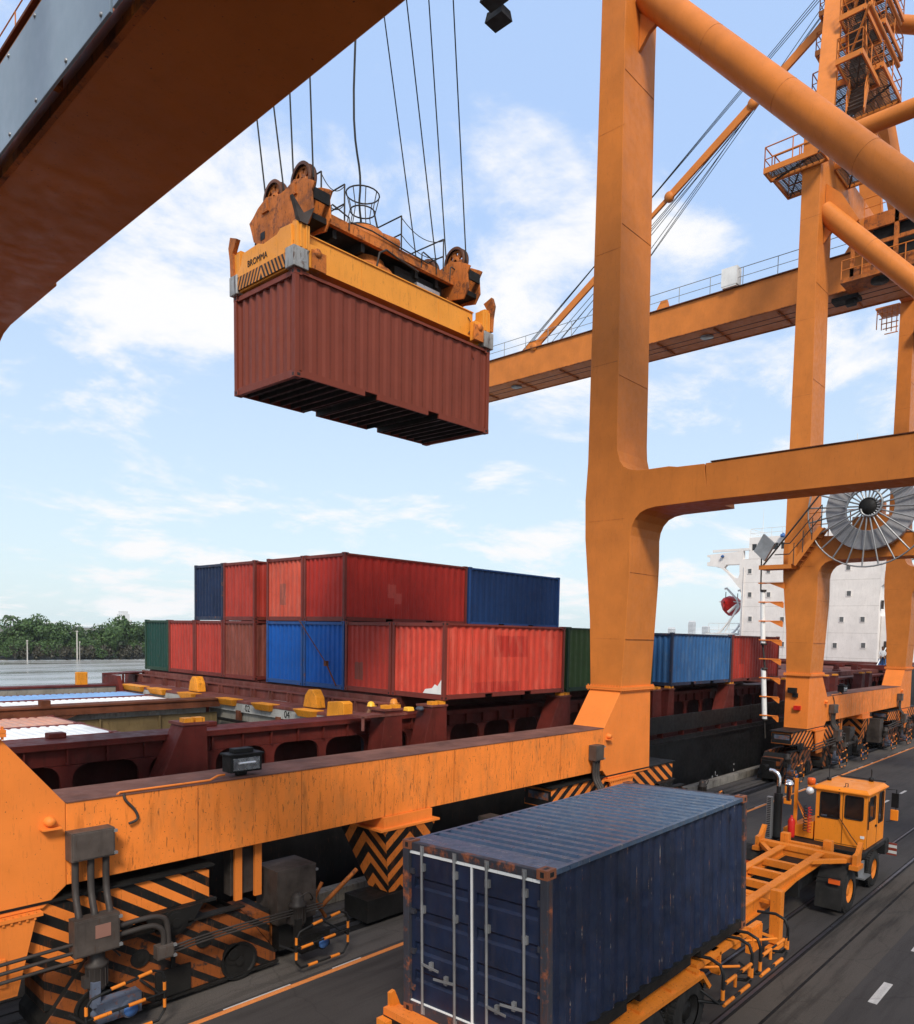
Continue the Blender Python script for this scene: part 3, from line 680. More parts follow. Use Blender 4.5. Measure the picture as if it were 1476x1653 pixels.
# deckhouse
SX = 76.0
g = MB().box(SX, 20.3, 4.55, 91, 34.0, 14.9); SP('deckhouse', g, M['white'], bevel=.12)
SP('deckhouse_foot', MB().box(SX-.12, 17.6, 3.2, 91, 35.2, 4.6), M['deckred'])
SP('upper_hull', MB().box(SX-10, 15.62, 2.1, 117.5, 15.9, 4.6).box(SX-10, 37.8, 2.1, 117.5, 38.05, 4.6), M['hull'])
SP('poop_deck', MB().box(SX-2, 15.9, 4.3, 117, 37.8, 4.5), M['deckred'])
hole = [(35.95, 14.25), (34.85, 14.45), (34.2, 14.35), (33.95, 13.6), (34.3, 12.95), (34.75, 13.0), (35.9, 13.9)]
hole = [(34.25, 14.35), (35.7, 14.38), (36.0, 14.05), (35.6, 13.7), (34.75, 12.95), (34.35, 12.9), (34.2, 13.3)]
def wing(sg):
    c = 27.15
    T = lambda q: (c+sg*(q[0]-c), q[1])
    outer = [(33.9, 10.9)]
    for i in range(9):
        t = i/8; outer.append((34.0+3.1*(t**1.0)+.5*0, 11.7+2.55*math.sin(t*math.pi/2)**1.15))
    outer += [(37.9, 14.35), (37.95, 14.7), (37.6, 14.75), (37.6, 15.25), (37.95, 15.3), (37.95, 15.5), (33.9, 15.75)]
    # two polygons that leave the triangular hole open
    up_ = [(33.9, 15.75), (33.9, 13.3), (34.2, 13.3), (34.25, 14.35), (35.7, 14.38), (36.0, 14.05), (37.1, 14.25), (37.9, 14.35), (37.95, 14.7), (37.6, 14.75), (37.6, 15.25), (37.95, 15.3), (37.95, 15.5)]
    lo_ = [(33.9, 13.3), (33.9, 10.9)]+outer[1:9]+[(36.9, 14.2), (36.0, 14.05), (35.6, 13.7), (34.75, 12.95), (34.35, 12.9), (34.2, 13.3)]
    g = MB().prism([T(q) for q in up_], 'x', SX-.02, SX+.5).prism([T(q) for q in lo_], 'x', SX-.015, SX+.5)
    SP('bridge_wing', g, M['white'], recalc=True)
    SP('wing_deck', MB().box(SX+.5, min(c+sg*6.8, c+sg*10.8), 14.6, SX+3, max(c+sg*6.8, c+sg*10.8), 14.8).box(SX, min(c+sg*6, c+sg*10.2), 15.75, SX+.2, max(c+sg*6, c+sg*10.2), 16.0), M['white'])
wing(1); wing(-1)
g = MB().box(SX+.05, 21.0, 14.9, 84, 33.3, 15.72).box(SX+.05, 21.0, 16.38, 84, 33.3, 17.05)
yy = [21.0]
y = 21.0
piers = []
for i in range(11):
    a = 21.0+i*1.12; piers.append(a); g.box(SX+.06, a, 15.72, SX+.3, a+.30, 16.38)
g.box(SX+.06, 33.0, 15.72, SX+.3, 33.3, 16.38)
SP('wheelhouse', g, M['white'])
for i in range(11):
    a = piers[i]+.30; b = piers[i+1] if i < 10 else 33.0
    SP('wheelhouse_window', MB().box(SX+.14, a, 15.72, SX+.16, b, 16.38), M['glass'])
g = MB()
for z in (4.9, 7.3, 9.9, 12.4, 14.8): g.box(SX-.004, 20.42, z, SX, 33.9, z+.03)
for y in (24.9, 29.3): g.box(SX-.004, y, 4.7, SX, y+.03, 14.8)
SP('plate_seam', g, M['cabinet2'])
g = MB().tube((SX-.06, 25.6, 4.6), (SX-.06, 25.6, 14.9), .05, 6).tube((SX-.06, 33.7, 4.6), (SX-.06, 33.7, 14.0), .05, 6)
SP('drain_pipe', g, M['white'])
wf = None
WIN = [(33.09, 13.59), (31.12, 13.58), (33.0, 11.15), (31.0, 11.12), (32.85, 8.64), (29.48, 8.59), (29.36, 6.08), (23.32, 13.57), (23.15, 11.09), (23.71, 8.61), (21.8, 8.62), (24.22, 6.09), (21.62, 6.16), (28.6, 13.57), (26.4, 13.57), (28.4, 11.1), (26, 11.1), (27, 8.6), (32.8, 6.1)]
for y, z in WIN:
    if wf is None:
        wf = MB().box(-.05, -.24, -.29, .0, .24, -.24).box(-.05, -.24, .24, 0, .24, .29).box(-.05, -.24, -.24, 0, -.19, .24).box(-.05, .19, -.24, 0, .24, .24).build('window', M['white'], ship)
        wf.location = (SX, y, z)
        wp = MB().box(-.02, -.19, -.24, -.003, .19, .24).build('pane', M['shipglass'], wf)
    else:
        o = share(wf, 'window', (SX, y, z), ship); share(wp, 'pane', (0, 0, 0), o)
g = MB()
for z in (17.5, 17.95): g.tube((SX+.1, 21, z), (SX+.1, 33.2, z), .025, 5).tube((SX+.1, 33.2, z), (82, 33.2, z), .025, 5)
for i in range(12): g.tube((SX+.1, 21+i*1.11, 17.05), (SX+.1, 21+i*1.11, 17.95), .025, 5)
for y in (34.6, 35.6, 36.6, 37.6): g.tube((SX-1.8, y, 4.5), (SX-1.8, y, 5.5), .03, 5)
for z in (5.0, 5.5): g.tube((SX-1.8, 34, z), (SX-1.8, 37.7, z), .025, 5)
for z in (7.5, 8.2): g.tube((SX+1.5, 34, z), (SX+1.5, 38.2, z), .03, 5)
for y in (34.8, 35.8, 37, 38.2): g.tube((SX+1.5, y, 7.2), (SX+1.5, y, 8.2), .03, 5)
g.box(SX+1, 34.0, 7.0, 84, 38.3, 7.15)
SP('deck_railing', g, M['whitepaint'])
g = MB().tube((77, 32.3, 17), (77, 32.3, 20.3), .04, 6, 0, .01).tube((77.5, 30.0, 17), (77.5, 30.1, 18.9), .03, 5).tube((79, 26.1, 17), (79, 26.1, 25.5), .22, 10, 0, .12)
g.tube((79, 24.2, 17), (79, 26.1, 21), .1, 6).tube((79, 28.3, 17), (79, 26.1, 21), .1, 6).box(78.6, 23.2, 24.9, 79.4, 28.2, 25.1).box(78.7, 24.6, 25.9, 79.0, 27.5, 26.2).tube((79, 26.1, 25), (79, 26.1, 25.9), .2, 8)
g.tube((79, 24.0, 25.1), (79, 24, 26.9), .03, 5).tube((79, 28.0, 25.1), (79, 28, 26.9), .03, 5)
g.tube((79, 29.8, 17.2), (79, 28.4, 19.6), .05, 6).tube((79, 30.8, 17.2), (79, 28.4, 19.6), .05, 6).lathe([(0, 0), (.35, .15), (.45, .5), (.35, .85), (0, 1)], (80, 29.5, 19.2), 'z', 12)
SP('mast', g, M['whitepaint'])
SP('searchlight', MB().lathe([(0, 0), (.2, 0), (.26, .12), (.22, .3), (0, .38)], (SX-.25, 29.7, 16.85), 'z', 12).box(SX-.3, 29.66, 17.2, SX+.1, 29.74, 17.3), M['blue'])
SP('searchlight', MB().lathe([(0, 0), (.15, 0), (.2, .12), (0, .3)], (SX-.2, 36.1, 15.15), 'z', 10), M['blue'])
# starboard passage with door recess and ladder
g = MB().box(SX+.3, 18.7, 4.5, SX+8, 20.3, 9.0).box(SX+.1, 18.2, 7.0, SX+8, 18.7, 7.2)
SP('side_house', g, M['white'], bevel=.1)
SP('doorway', MB().box(SX+.26, 18.95, 4.6, SX+.31, 19.9, 6.6).box(SX-.02, 20.0, 9.6, SX+.03, 20.25, 10.4), M['cabinet'])
g = MB().tube((SX-6, 17.9, 4.3), (SX-3.2, 17.9, 6.0), .05, 6).tube((SX-6, 18.8, 4.3), (SX-3.2, 18.8, 6.0), .05, 6).tube((SX-3.2, 17.9, 6.0), (SX-1.5, 17.9, 6.0), .04, 6)
for i in range(6): g.box(SX-5.4+i*.4, 17.9, 4.1+i*.1, SX-5.1+i*.4, 18.8, 4.14+i*.1)
SP('deck_ladder', g, M['whitepaint'])
# lifeboat and davit
lb = thing('lifeboat', 'red enclosed lifeboat hanging from its white davit beside the deckhouse', 'lifeboat', (79, 36.35, 10.3))
prof = [(-2.4, .15, .3), (-1.9, .75, .75), (-.8, 1.0, .95), (.8, 1.0, .95), (1.9, .75, .75), (2.4, .15, .3)]
sec = [(0, -1.15), (.55, -.75), (.9, -.1), (.98, .35), (.55, .72), (0, .85), (-.55, .72), (-.98, .35), (-.9, -.1), (-.55, -.75)]
g = MB(); v = [(x*.75, q[0]*a*.8, q[1]*b*1.15) for x, a, b in prof for q in sec]; n = len(sec)
g.add(v, [(k*n+i, k*n+(i+1) % n, (k+1)*n+(i+1) % n, (k+1)*n+i) for k in range(5) for i in range(n)]+[tuple(range(n)), tuple(range(5*n, 6*n))], 0, True)
g.build('boat_hull', M['red'], lb); MB().box(-1.3, -.84, .2, 1.3, -.80, .30).box(-1.3, .80, .2, 1.3, .84, .30).build('grab_rail', M['whitepaint'], lb)
MB().tube((1.5, 0, .7), (1.5, 0, 1.3), .05, 6).tube((-1.5, 0, .7), (-1.5, 0, 1.3), .05, 6).build('hook', M['steel'], lb)
g = MB()
for x in (77.3, 80.7): g.path([(x, 36.4, 11.9), (x, 36.2, 12.0), (x, 35.0, 10.8), (x, 34.7, 10.0), (x, 35.4, 8.9), (x, 36.6, 7.4), (x, 37, 7.1)], .11, 6).tube((x, 34.9, 10.2), (x, 35.9, 9.4), .16, 6).tube((x, 34.8, 10.2), (x, 36.2, 7.2), .07, 6)
SP('davit', g, M['whitepaint'])
# lashing rod across the cobalt container
lr = MB().tube((15.72, 23.85, 6.72), (15.72, 22.15, 5.2), .018, 6).tube((15.72, 22.15, 5.2), (15.74, 21.6, 4.45), .03, 6).box(15.66, 22.1, 5.12, 15.78, 22.22, 5.3).build('lashing_rod', M['rust'])
tag(lr, 'rusty lashing rod with turnbuckle crossing the cobalt blue container end', 'lashing rod')
# ------------------------------------------------------------------ cranes
def arc(cx, cz, r, a0, a1, n=7, rz=None):
    return [(cx+r*math.cos(R(a0+(a1-a0)*i/n)), cz+(rz or r)*math.sin(R(a0+(a1-a0)*i/n))) for i in range(n+1)]
def rail_run(g, pts, h=1.0, step=1.6, r=.022, mid=True):
    pts = [Vector(p) for p in pts]
    for a, b in zip(pts, pts[1:]):
        n = max(1, int((b-a).length/step))
        for i in range(n+1):
            q = a+(b-a)*i/n; g.tube(q, q+Vector((0, 0, h)), r, 5, caps=False)
        g.tube(a+Vector((0, 0, h)), b+Vector((0, 0, h)), r, 5)
        if mid: g.tube(a+Vector((0, 0, h*.5)), b+Vector((0, 0, h*.5)), r*.8, 5)
def motor_unit(par, x, y, z=0, hoop=True, mat='paleblue'):
    u = MB().box(x-.30, y-.12, z+.30, x+.34, y+.12, z+.62).box(x-.22, y-.16, z+.33, x-.02, y-.1, z+.5).tube((x+.14, y-.2, z+.42), (x+.14, y+.1, z+.42), .13, 12).tube((x-.1, y-.17, z+.40), (x-.1, y+.1, z+.40), .08, 10).tube((x-.27, y-.17, z+.40), (x-.27, y+.1, z+.40), .07, 10)
    u.box(x-.36, y-.06, z+.55, x-.24, y+.06, z+.95)
    for i in range(4): u.box(x-.2+i*.13, y-.125, z+.56, x-.16+i*.13, y-.118, z+.60)
    o = u.build('travel_gearbox', M[mat], par, bevel=.01)
    MB().lathe([(0, -.235), (.10, -.235), (.105, -.2)], (x+.14, y, z+.42), 'y', 14).build('dial', M['blue'], o)
    mo = MB().lathe([(.0, 0), (.12, .0), (.15, .06), (.15, .36), (.17, .38), (.17, .42), (.12, .46), (.12, .56), (.08, .62), (0, .64)], (x-.24, y+.1, z+.78), 'z', 14)
    for i in range(12):
        a = i*math.pi/6; mo.box(x-.24+.15*math.cos(a)-.008, y+.1+.15*math.sin(a)-.008, z+.85, x-.24+.15*math.cos(a)+.008, y+.1+.15*math.sin(a)+.008, z+1.13)
    mo.box(x-.44, y+.02, z+.86, x-.36, y+.16, z+1.02)
    mo.spath([(x-.24, y+.0, z+1.35), (x-.1, y-.05, z+1.42), (x+.1, y+.1, z+1.2), (x+.2, y+.4, z+1.1)], .014, 5)
    mo.build('travel_motor', M['pipe'], par)
    if hoop:
        h = MB(); r = .022; y0 = y-.34
        h.path([(x-.55, y0, z+.28), (x-.55, y0, z+.72), (x-.48, y0, z+.84), (x-.3, y0, z+.88), (x+.44, y0, z+.98), (x+.56, y0, z+.92), (x+.6, y0, z+.8), (x+.6, y0, z+.3), (x+.5, y0, z+.16), (x-.45, y0, z+.16)], r, 7, closed=True)
        h.path([(x-.55, y0, z+.54), (x+.6, y0, z+.58)], r*.9, 6).path([(x-.55, y0, z+.5), (x-.62, y+.1, z+.5)], r, 6).path([(x+.6, y0, z+.5), (x+.5, y+.3, z+.6)], r, 6)
        ho = h.build('guard_hoop', M['black'], par)
        b = MB(); R_ = r+.004
        for p0, p1 in (((-.2, .905), (-.0, .93)), ((.2, .955), (.4, .98)), ((-.45, .535), (-.2, .545)), ((.05, .56), (.3, .57)), ((-.3, .16), (-.1, .16)), ((.2, .16), (.4, .16))):
            b.tube((x+p0[0], y0, z+p0[1]), (x+p1[0], y0, z+p1[1]), R_+.004, 7)
        for xx in (-.55, .6): b.tube((x+xx, y0, z+.34), (x+xx, y0, z+.48), R_, 7).tube((x+xx, y0, z+.62), (x+xx, y0, z+.75), R_, 7)
        b.build('hoop_band', M['chassis'], ho)
def crane(label, offx, offy, pitch, brace, near):
    C = thing('quay_crane', label, 'crane', (offx, offy, 0), 0, None)
    LX = (0., pitch); lw = 1.73
    B = lambda n, g, mt, **k: g.build(n, mt, C, **k)
    # legs, each with half of its portal beam end worked in
    for k, x in enumerate(LX):
        x1 = x+lw
        s = 1 if k == 0 else -1
        # foot with flare towards the crane centre
        xi = x1 if k == 0 else x; 
        poly = [(x, 2.12), (x1, 2.12)]
        poly = [(x+(0 if k == 0 else -.0), 2.12), (x1, 2.12)]
        if k == 0: poly = [(x, 2.12), (x1+.55, 2.12), (x1+.87, 2.40), (x1+.87, 3.66), (x1, 4.76), (x, 4.76)]
        else: poly = [(x-.55, 2.12), (x1+.1, 2.12), (x1, 4.76), (x, 4.76), (x-.87, 3.66), (x-.87, 2.40)]
        ft = B('leg_foot', MB().prism(poly, 'y', 12.35, 13.48), M['orange_leg'], bevel=.015)
        g = MB().box(x-.09, 12.26, 4.74, x1+.09, 13.58, 4.79).box(x-.09, 12.26, 4.795, x1+.09, 13.58, 4.845)
        for i in range(22):
            xx = x-.05+i*(lw+.1)/21; g.box(xx-.014, 12.28, 4.70, xx+.014, 12.31, 4.89)
        for i in range(13):
            yy = 12.32+i*.1; g.box(x-.075, yy-.014, 4.70, x-.045, yy+.014, 4.89)
        B('leg_flange', g, M['orange_leg'])
        # shank profile in the yz plane, with fillets to the portal beam
        zb, zt = 10.20, 11.22
        prof = [(13.48, 4.845), (13.58, 6.9), (13.84, 9.4), (13.88, 10.6), (13.82, 11.7), (13.80, 24), (13.80, 30.3 if not near else 31), (12.95, 30.0), (12.95, 24), (12.78, 12.4)]
        prof += [(12.75, 11.97), (12.66, 11.65), (12.52, 11.46), (12.33, 11.36), (12.05, 11.29), (11.73, 11.27), (11.0, 11.27), (10.73, 11.22)]
        prof += [(9.9, 11.20), (9.75, 10.19), (10.92, 10.17), (11.4, 10.16), (11.68, 10.12), (11.9, 10.03), (12.07, 9.86), (12.17, 9.65), (12.21, 9.4), (12.19, 8.6), (12.20, 8.0), (12.35, 4.845)]
        xa, xb = (x, x+lw)
        if near and k == 0: xa, xb = .45, 1.72
        B('leg', MB().prism(prof, 'x', xa, xb, 0), M['orange'] if near else M['orange'], bevel=.012)
        g = MB()
        for z in (6.3, 9.9, 14.6, 17.9, 21.4, 26.0): g.box(xa-.003, 12.4 if z < 12 else 12.85, z, xa, 13.4 if z < 8 else 13.75, z+.012)
        for z in (14.2, 18.6, 23.0): g.box(xa+.04, 12.775+(z-12.4)*.0147-.006, z, xb-.04, 12.80+(z-12.4)*.0147, z+.012)
        for z, yy in ((6.3, 12.26), (8.3, 12.19)): g.box(xa+.04, yy-.004, z, xb-.04, yy+.03, z+.012)
        B('plate_seam', g, M['orange_rusty'])
        bw = 1.0 if k == 0 and near else (1.05 if near else 1.3)
        bx = (x, x+bw) if not (near and k == 0) else (.69, 1.69)
        B('portal_beam', MB().prism([(9.78, zb-.01), (9.86, zt-.012), (-13, zt), (-13, zb+.02)], 'x', bx[0], bx[1]), M['orange'], bevel=.012)
        g = MB().box(bx[0]-.03, -13, zt, bx[1]+.03, 9.7, zt+.025); B('beam_top_plate', g, M['rust'])
        if near and k == 0:
            g = MB().box(bx[0]-.20, -12, zb+.22, bx[0]-.02, 12.2, zb+.26).box(bx[0]-.045, -12, zb-.03, bx[0]-.004, 12.2, zb+.05)
            for i in range(12): g.box(bx[0]-.20, 12-i*1.9, zb+.05, bx[0]-.05, 12.08-i*1.9, zb+.2)
            B('cable_tray', g, M['orange_rusty'])
            for i in range(9):
                y1 = 12.8-i*2.60-.06
                pn = B('cladding_panel', MB().box(bx[0]-.24, y1-2.56, zb-.19, bx[0]-.22, y1, zb+.46), M['cladding'], bevel=.004)
                q = MB()
                for j in range(5): 
                    for zz in (-.15, .42): q.lathe([(.0, -.012), (.014, -.01), (.016, 0)], (bx[0]-.24, y1-.12-j*.58, zb+zz), 'x', 8)
                q.build('screw', M['steel'], pn)
            g = MB()
            for i in range(7): g.box(bx[0]-1.3, 11.3-i*1.25, zb+.0, bx[0]-1.2, 11.45-i*1.25, zb+4.4)
            B('stair_post', g, M['orange'])
        # landside leg
        B('landside_leg', MB().box(x+.2, -14.4, 2, x+1.5, -13, 30), M['orange'], bevel=.012)
        # diagonal brace tube
        (y0, z0), (y1, z1) = brace
        cx = x+.80
        if not (near and k == 0):
            g = MB().tube((cx, y0, z0), (cx, y1, z1), .44, 28)
            B('brace_tube', g, M['orange'])
            dv = Vector((0, y1-y0, z1-z0)).normalized(); st = Vector((cx, y0, z0))
            g = MB()
            for tt in (3.2, 6.4, 9.6): g.tube(st+dv*tt, st+dv*(tt+.012), .4435, 28)
            B('weld_seam', g, M['orange_rusty'])
            # gusset: a fin under the tube against the leg
            zc = z0-(y0-12.9)*(z1-z0)/(y1-y0)*0
            f = [(12.93, z0-1.5), (12.93, z0+1.2), (12.2, z0+.5), (11.4, z0-.9), (11.55, z0-1.0), (11.9, z0-.95), (12.3, z0-.95), (12.6, z0-1.1), (12.8, z0-1.35)]
            B('gusset', MB().prism(f, 'x', cx-.06, cx+.06), M['orange'])
        if not near:
            g = MB().tube((cx, 13.0, 29.6), (cx, -13, 29.6), .38, 20); B('top_tube', g, M['orange'])
    # sill beam
    sx0, sx1 = lw+.872, pitch-.872
    g = MB().prism([(12.36, 2.40), (12.36, 3.655), (13.42, 3.655), (13.42, 2.40)], 'x', sx0, sx1)
    B('sill_beam', g, M['orange_low'], bevel=.012)
    g = MB().box(sx0, 12.345, 3.657, sx1, 13.435, 3.675); B('sill_top_plate', g, M['sill_top'])
    g = MB()
    for i in range(1, 7):
        x = sx0+(sx1-sx0)*i/7; g.box(x-.004, 12.352, 2.42, x+.004, 12.359, 3.65)
    B('web_seam', g, M['orange_rusty'])
    for k, s in ((0, 1), (1, -1)):
        x = sx0+.02 if k == 0 else sx1-.02
        lug = MB().lathe([(.0, -.12), (.06, -.12), (.08, 0)], (x+s*-.25, 12.35, 3.42), 'y', 12).box(x-s*.25-.13, 12.2, 3.31, x-s*.25+.13, 12.35, 3.335)
        B('lifting_lug', lug, M['orange_leg'])
    # bogies
    for k, (x, pc) in enumerate(((0, 1.54), (pitch, pitch+.10))):
        g = MB()
        for s in (-1, 1): g.box(min(pc+s*3.35, pc+s*3.362), 12.42, 1.66, max(pc+s*3.35, pc+s*3.362), 13.33, 2.1)
        g.build('beam_end_plate', M['dark'], C)
        MB().box(pc-3.37, 12.5, 1.84, pc-3.362, 13.2, 2.04).build('end_label', M['paleblue'], C)
        g = MB()
        for s in (-1, 1):
            for b in (-1, 1):
                bc = pc+s*2.65; g.add([(bc+b*1.953, 12.31, .15), (bc+b*1.953, 13.41, .15), (bc+b*1.953, 13.41, .33), (bc+b*1.953, 12.31, .33), (bc+b*1.255, 13.41, 1.285), (bc+b*1.255, 12.31, 1.285)], [(0, 1, 2, 3), (3, 2, 4, 5)])
        g.build('bogie_end_plate', M['dark'], C)
        # pivot plate
        g = MB().box(pc-.78, 12.22, 2.06, pc+.70, 12.95, 2.115).frus((pc-.36, 12.26, pc+.36, 12.32, .95), (pc-.66, 12.26, pc+.62, 12.32, 2.06))
        for i in range(14): g.box(pc-.72+i*.1, 12.23, 2.02, pc-.69+i*.1, 12.26, 2.15)
        pv = B('pivot_bracket', g, M['orange_leg'])
        MB().lathe([(0, -.05), (.13, -.05), (.13, -.02), (.25, -.02), (.25, 0)], (pc, 12.26, 1.35), 'y', 28, sm=False).box(pc+.13, 12.2, 1.15, pc+.21, 12.26, 1.55).build('pivot_pin', M['orange_leg'], pv)
        q = [(pc-3.35, 1.62), (pc-3.35, 2.12), (pc-3.0, 2.18), (pc+3.0, 2.18), (pc+3.35, 2.12), (pc+3.35, 1.62), (pc+2.35, 1.62), (pc+1.3, 1.12), (pc-1.3, 1.12), (pc-2.35, 1.62)]
        eq = MB().prism(q, 'y', 12.40, 13.35).build('equaliser_beam', M['haz'], C, org=(pc, 12.9, 0), bevel=.01)
        MB().box(pc-3.42, 12.34, 2.185, pc+3.42, 13.42, 2.225).box(pc-3.45, 12.32, 1.575, pc-2.2, 12.40, 1.62).box(pc+2.2, 12.32, 1.575, pc+3.45, 12.40, 1.62).build('beam_flange', M['dark'], C)
        for s in (-1, 1):
            bc = pc+s*2.65
            q = [(bc-1.95, .14), (bc-1.95, .32), (bc-1.25, 1.28), (bc-.2, 1.34), (bc+.2, 1.34), (bc+1.25, 1.28), (bc+1.95, .32), (bc+1.95, .14)]
            # wheel arches
            sb = MB().prism(q, 'y', 12.30, 12.42).prism(q, 'y', 13.3, 13.42).box(bc-1.9, 12.42, .5, bc+1.9, 13.3, 1.1)
            sb = sb.build('bogie_frame', [M['hazbog']], C, org=(pc, 12.9, 0), bevel=.008)
            hb = MB().frus((bc-.28, 12.22, bc+.28, 12.3, 1.28), (bc-.5, 12.22, bc+.5, 12.3, 1.62)).lathe([(0, -.10), (.08, -.10), (.08, -.07), (.17, -.07), (.17, -.05), (.22, -.05), (.22, 0)], (bc, 12.24, 1.42), 'y', 24, sm=False)
            hb.build('bogie_pin', M['dark'], C)
            for wx in (-1.2, -.42, .42, 1.2) if False else (-1.2, 1.2):
                w_ = MB().lathe([(.08, -.1), (.32, -.1), (.32, -.07), (.29, -.05), (.29, .05), (.32, .07), (.32, .1), (.08, .1)], (bc+wx, 12.9, .33), 'y', 24)
                w_.build('rail_wheel', M['dark'], C)
                MB().lathe([(0, -.06), (.08, -.06), (.09, -.03), (.27, -.03), (.30, -.05), (.34, -.05), (.34, 0)], (bc+wx, 12.3, .36), 'y', 26, sm=False).build('wheel_boss', M['dark'], C)
                MB().lathe([(0, -.07), (.10, -.07), (.10, -.05), (.19, -.05), (.19, 0)], (bc+wx*.9, 12.3, .52), 'y', 20, sm=False).build('axle_cap', M['dark'], C)
                MB().lathe([(0, -.05), (.06, -.05), (.06, -.03), (.15, -.03), (.15, 0)], (bc+wx*.45, 12.3, .95), 'y', 20, sm=False).build('axle_cap', M['dark'], C)
            MB().box(bc-.035, 12.27, .16, bc+.035, 12.3, 1.25).box(bc-.3, 12.265, .16, bc+.3, 12.3, .62).build('bogie_gap_shade', M['dark'], C)  # dark plates stand in for the shaded gap between the bogie halves
            # bogie plate lip
            g = MB().box(bc-1.98, 12.24, .10, bc+1.98, 12.30, .135).box(bc-1.28, 12.22, 1.34, bc+1.28, 12.42, 1.37)
            g.build('bogie_lip', M['dark'], C)
        for sx_ in (-1, 1):
            xx = pc+sx_*5.1 if not near else pc+sx_*5.1
        for dxm, mt in ((-4.9 if k else -4.45, 'paleblue'), (1.6, 'paleblue') if k == 0 else (-1.4, 'paleblue'), (5.15, 'dark')):
            motor_unit(C, pc+dxm, 11.95, 0, True, mt)
        # buffers
        for s in (-1, 1):
            bx = pc+s*4.75
            MB().tube((bx, 12.9, .75), (bx+s*.45, 12.9, .75), .09, 10).tube((bx+s*.45, 12.9, .75), (bx+s*.55, 12.9, .75), .15, 12).box(min(bx, bx-s*.2), 12.6, .2, max(bx, bx-s*.2), 13.2, 1.0).build('buffer', M['orange_rusty'] if s > 0 else M['dark'], C)
    # cable boxes on the sill
    jx = 2.58 if near else 2.9
    def boxed(n, x0, y0, z0, x1, y1, z1, mt='cabinet', par=C):
        o = MB().box(x0, y0, z0, x1, y1, z1).box(x0+.02, y0-.012, z0+.02, x1-.02, y0, z1-.02).build(n, M[mt], par, bevel=.01)
        g = MB()
        for z in (z0+.1*(z1-z0), z1-.12*(z1-z0)): g.box(x1-.02, y0-.03, z-.02, x1+.03, y0+.03, z+.02)
        g.build('latch', M['steel'], o); return o
    for x0, has in ((jx, True), (pitch-1.62, True)):
        small = x0 != jx
        wd = .62 if not small else .4
        boxed('junction_box', x0, 12.08, 2.80, x0+wd, 12.34, 3.24)
        cg = MB(); n = 3
        for i in range(n):
            xx = x0+.09+i*(wd-.18)/2
            cg.spath([(xx, 12.2, 2.82), (xx, 12.2, 2.3), (xx-.03, 12.0, 2.0), (xx-.03, 11.98, 1.9)], .05, 10)
        B('conduit', cg, M['pipe'])
        lb_ = boxed('terminal_box', x0-.06, 11.82, 1.42, x0+.58, 12.06, 1.98)
        MB().box(x0+.22, 11.795, 1.66, x0+.44, 11.806, 1.86).build('warning_plate', M['peachplate'], lb_)
        g = MB()
        for i in range(3): g.spath([(x0-.05, 11.92, 1.62-i*.13), (x0-1.3, 11.95, 1.58-i*.13), (x0-3.2, 11.98, 1.5-i*.13)], .028, 7)
        for i in range(2):
            g.spath([(x0+.55, 11.92, 1.72-i*.14), (x0+1.0, 11.9, 1.74-i*.14), (x0+1.22-i*.05, 11.9, 1.70-i*.14), (x0+1.33-i*.06, 11.9, 1.58-i*.14), (x0+1.36-i*.08, 11.9, 1.2)], .045, 8)
        for i in range(3): g.spath([(x0+1.45, 11.9, 1.16-i*.05), (x0+2.4, 11.95, 1.17-i*.05), (x0+4.4, 12.0, 1.10-i*.05)], .018, 6)
        B('cable_bundle', g, M['pipe'])
        boxed('splice_box', x0+1.15, 11.82, 1.02, x0+1.42, 11.98, 1.24)
    # floodlight lying on the sill with its conduit
    fx = 5.3
    fl = MB().box(fx, 12.42, 3.76, fx+.62, 12.72, 4.08).box(fx-.03, 12.40, 4.06, fx+.66, 12.76, 4.10).box(fx+.2, 12.55, 3.68, fx+.4, 12.65, 3.78).box(fx+.12, 12.5, 4.1, fx+.5, 12.7, 4.18)
    fl = fl.build('floodlight', M['dark'], C, bevel=.012)
    MB().box(fx+.05, 12.405, 3.80, fx+.57, 12.419, 4.02).build('lens', M['reflector'], fl); MB().tube((fx+.15, 12.39, 3.93), (fx+.47, 12.39, 3.93), .02, 8).build('bulb', M['lamp'], fl)
    g = MB().path([(fx-.02, 12.6, 3.72), (fx-.2, 12.5, 3.74), (fx-.4, 12.40, 3.70), (fx-1.9, 12.40, 3.70), (fx-1.95, 12.36, 3.68)], .022, 6)
    B('lamp_conduit', g, M['orange_leg'])
    g = MB().spath([(fx-1.85, 12.36, 3.68), (fx-1.84, 12.33, 3.58), (fx-1.7, 12.32, 3.4), (fx-1.66, 12.32, 3.25), (fx-1.8, 12.3, 3.2)], .022, 6)
    B('lamp_lead', g, M['pipe'])
    # hanging cabinet and standing cabinet
    g = MB().box(5.45, 12.7, 1.42, 5.95, 12.95, 2.28); hc_ = B('hanging_cabinet', g, M['cabinet'], bevel=.01)
    MB().box(5.5, 12.62, 1.34, 5.64, 12.68, 2.42).box(5.9, 12.62, 1.34, 6.04, 12.68, 2.42).box(5.98, 12.68, 1.4, 6.04, 12.8, 2.4).build('hanger', M['orange_leg'], hc_)
    boxed('standing_cabinet', 6.15, 12.25, .78, 7.0, 13.0, 1.82); B('cabinet_stand', MB().box(6.25, 12.35, .25, 7.0, 12.95, .77), M['dark'])
    boxed('standing_cabinet', 12.3, 12.35, .9, 12.75, 12.9, 1.75) if near else boxed('standing_cabinet', 11.6, 12.2, .5, 12.3, 12.9, 1.9)
    # chevron column at mid span
    cc = 9.42 if near else 9.15
    col_ = MB()
    b = (cc-.30, 12.58, cc+.30, 13.28, .62); t_ = (cc-.72, 12.22, cc+.72, 13.9, 2.12)
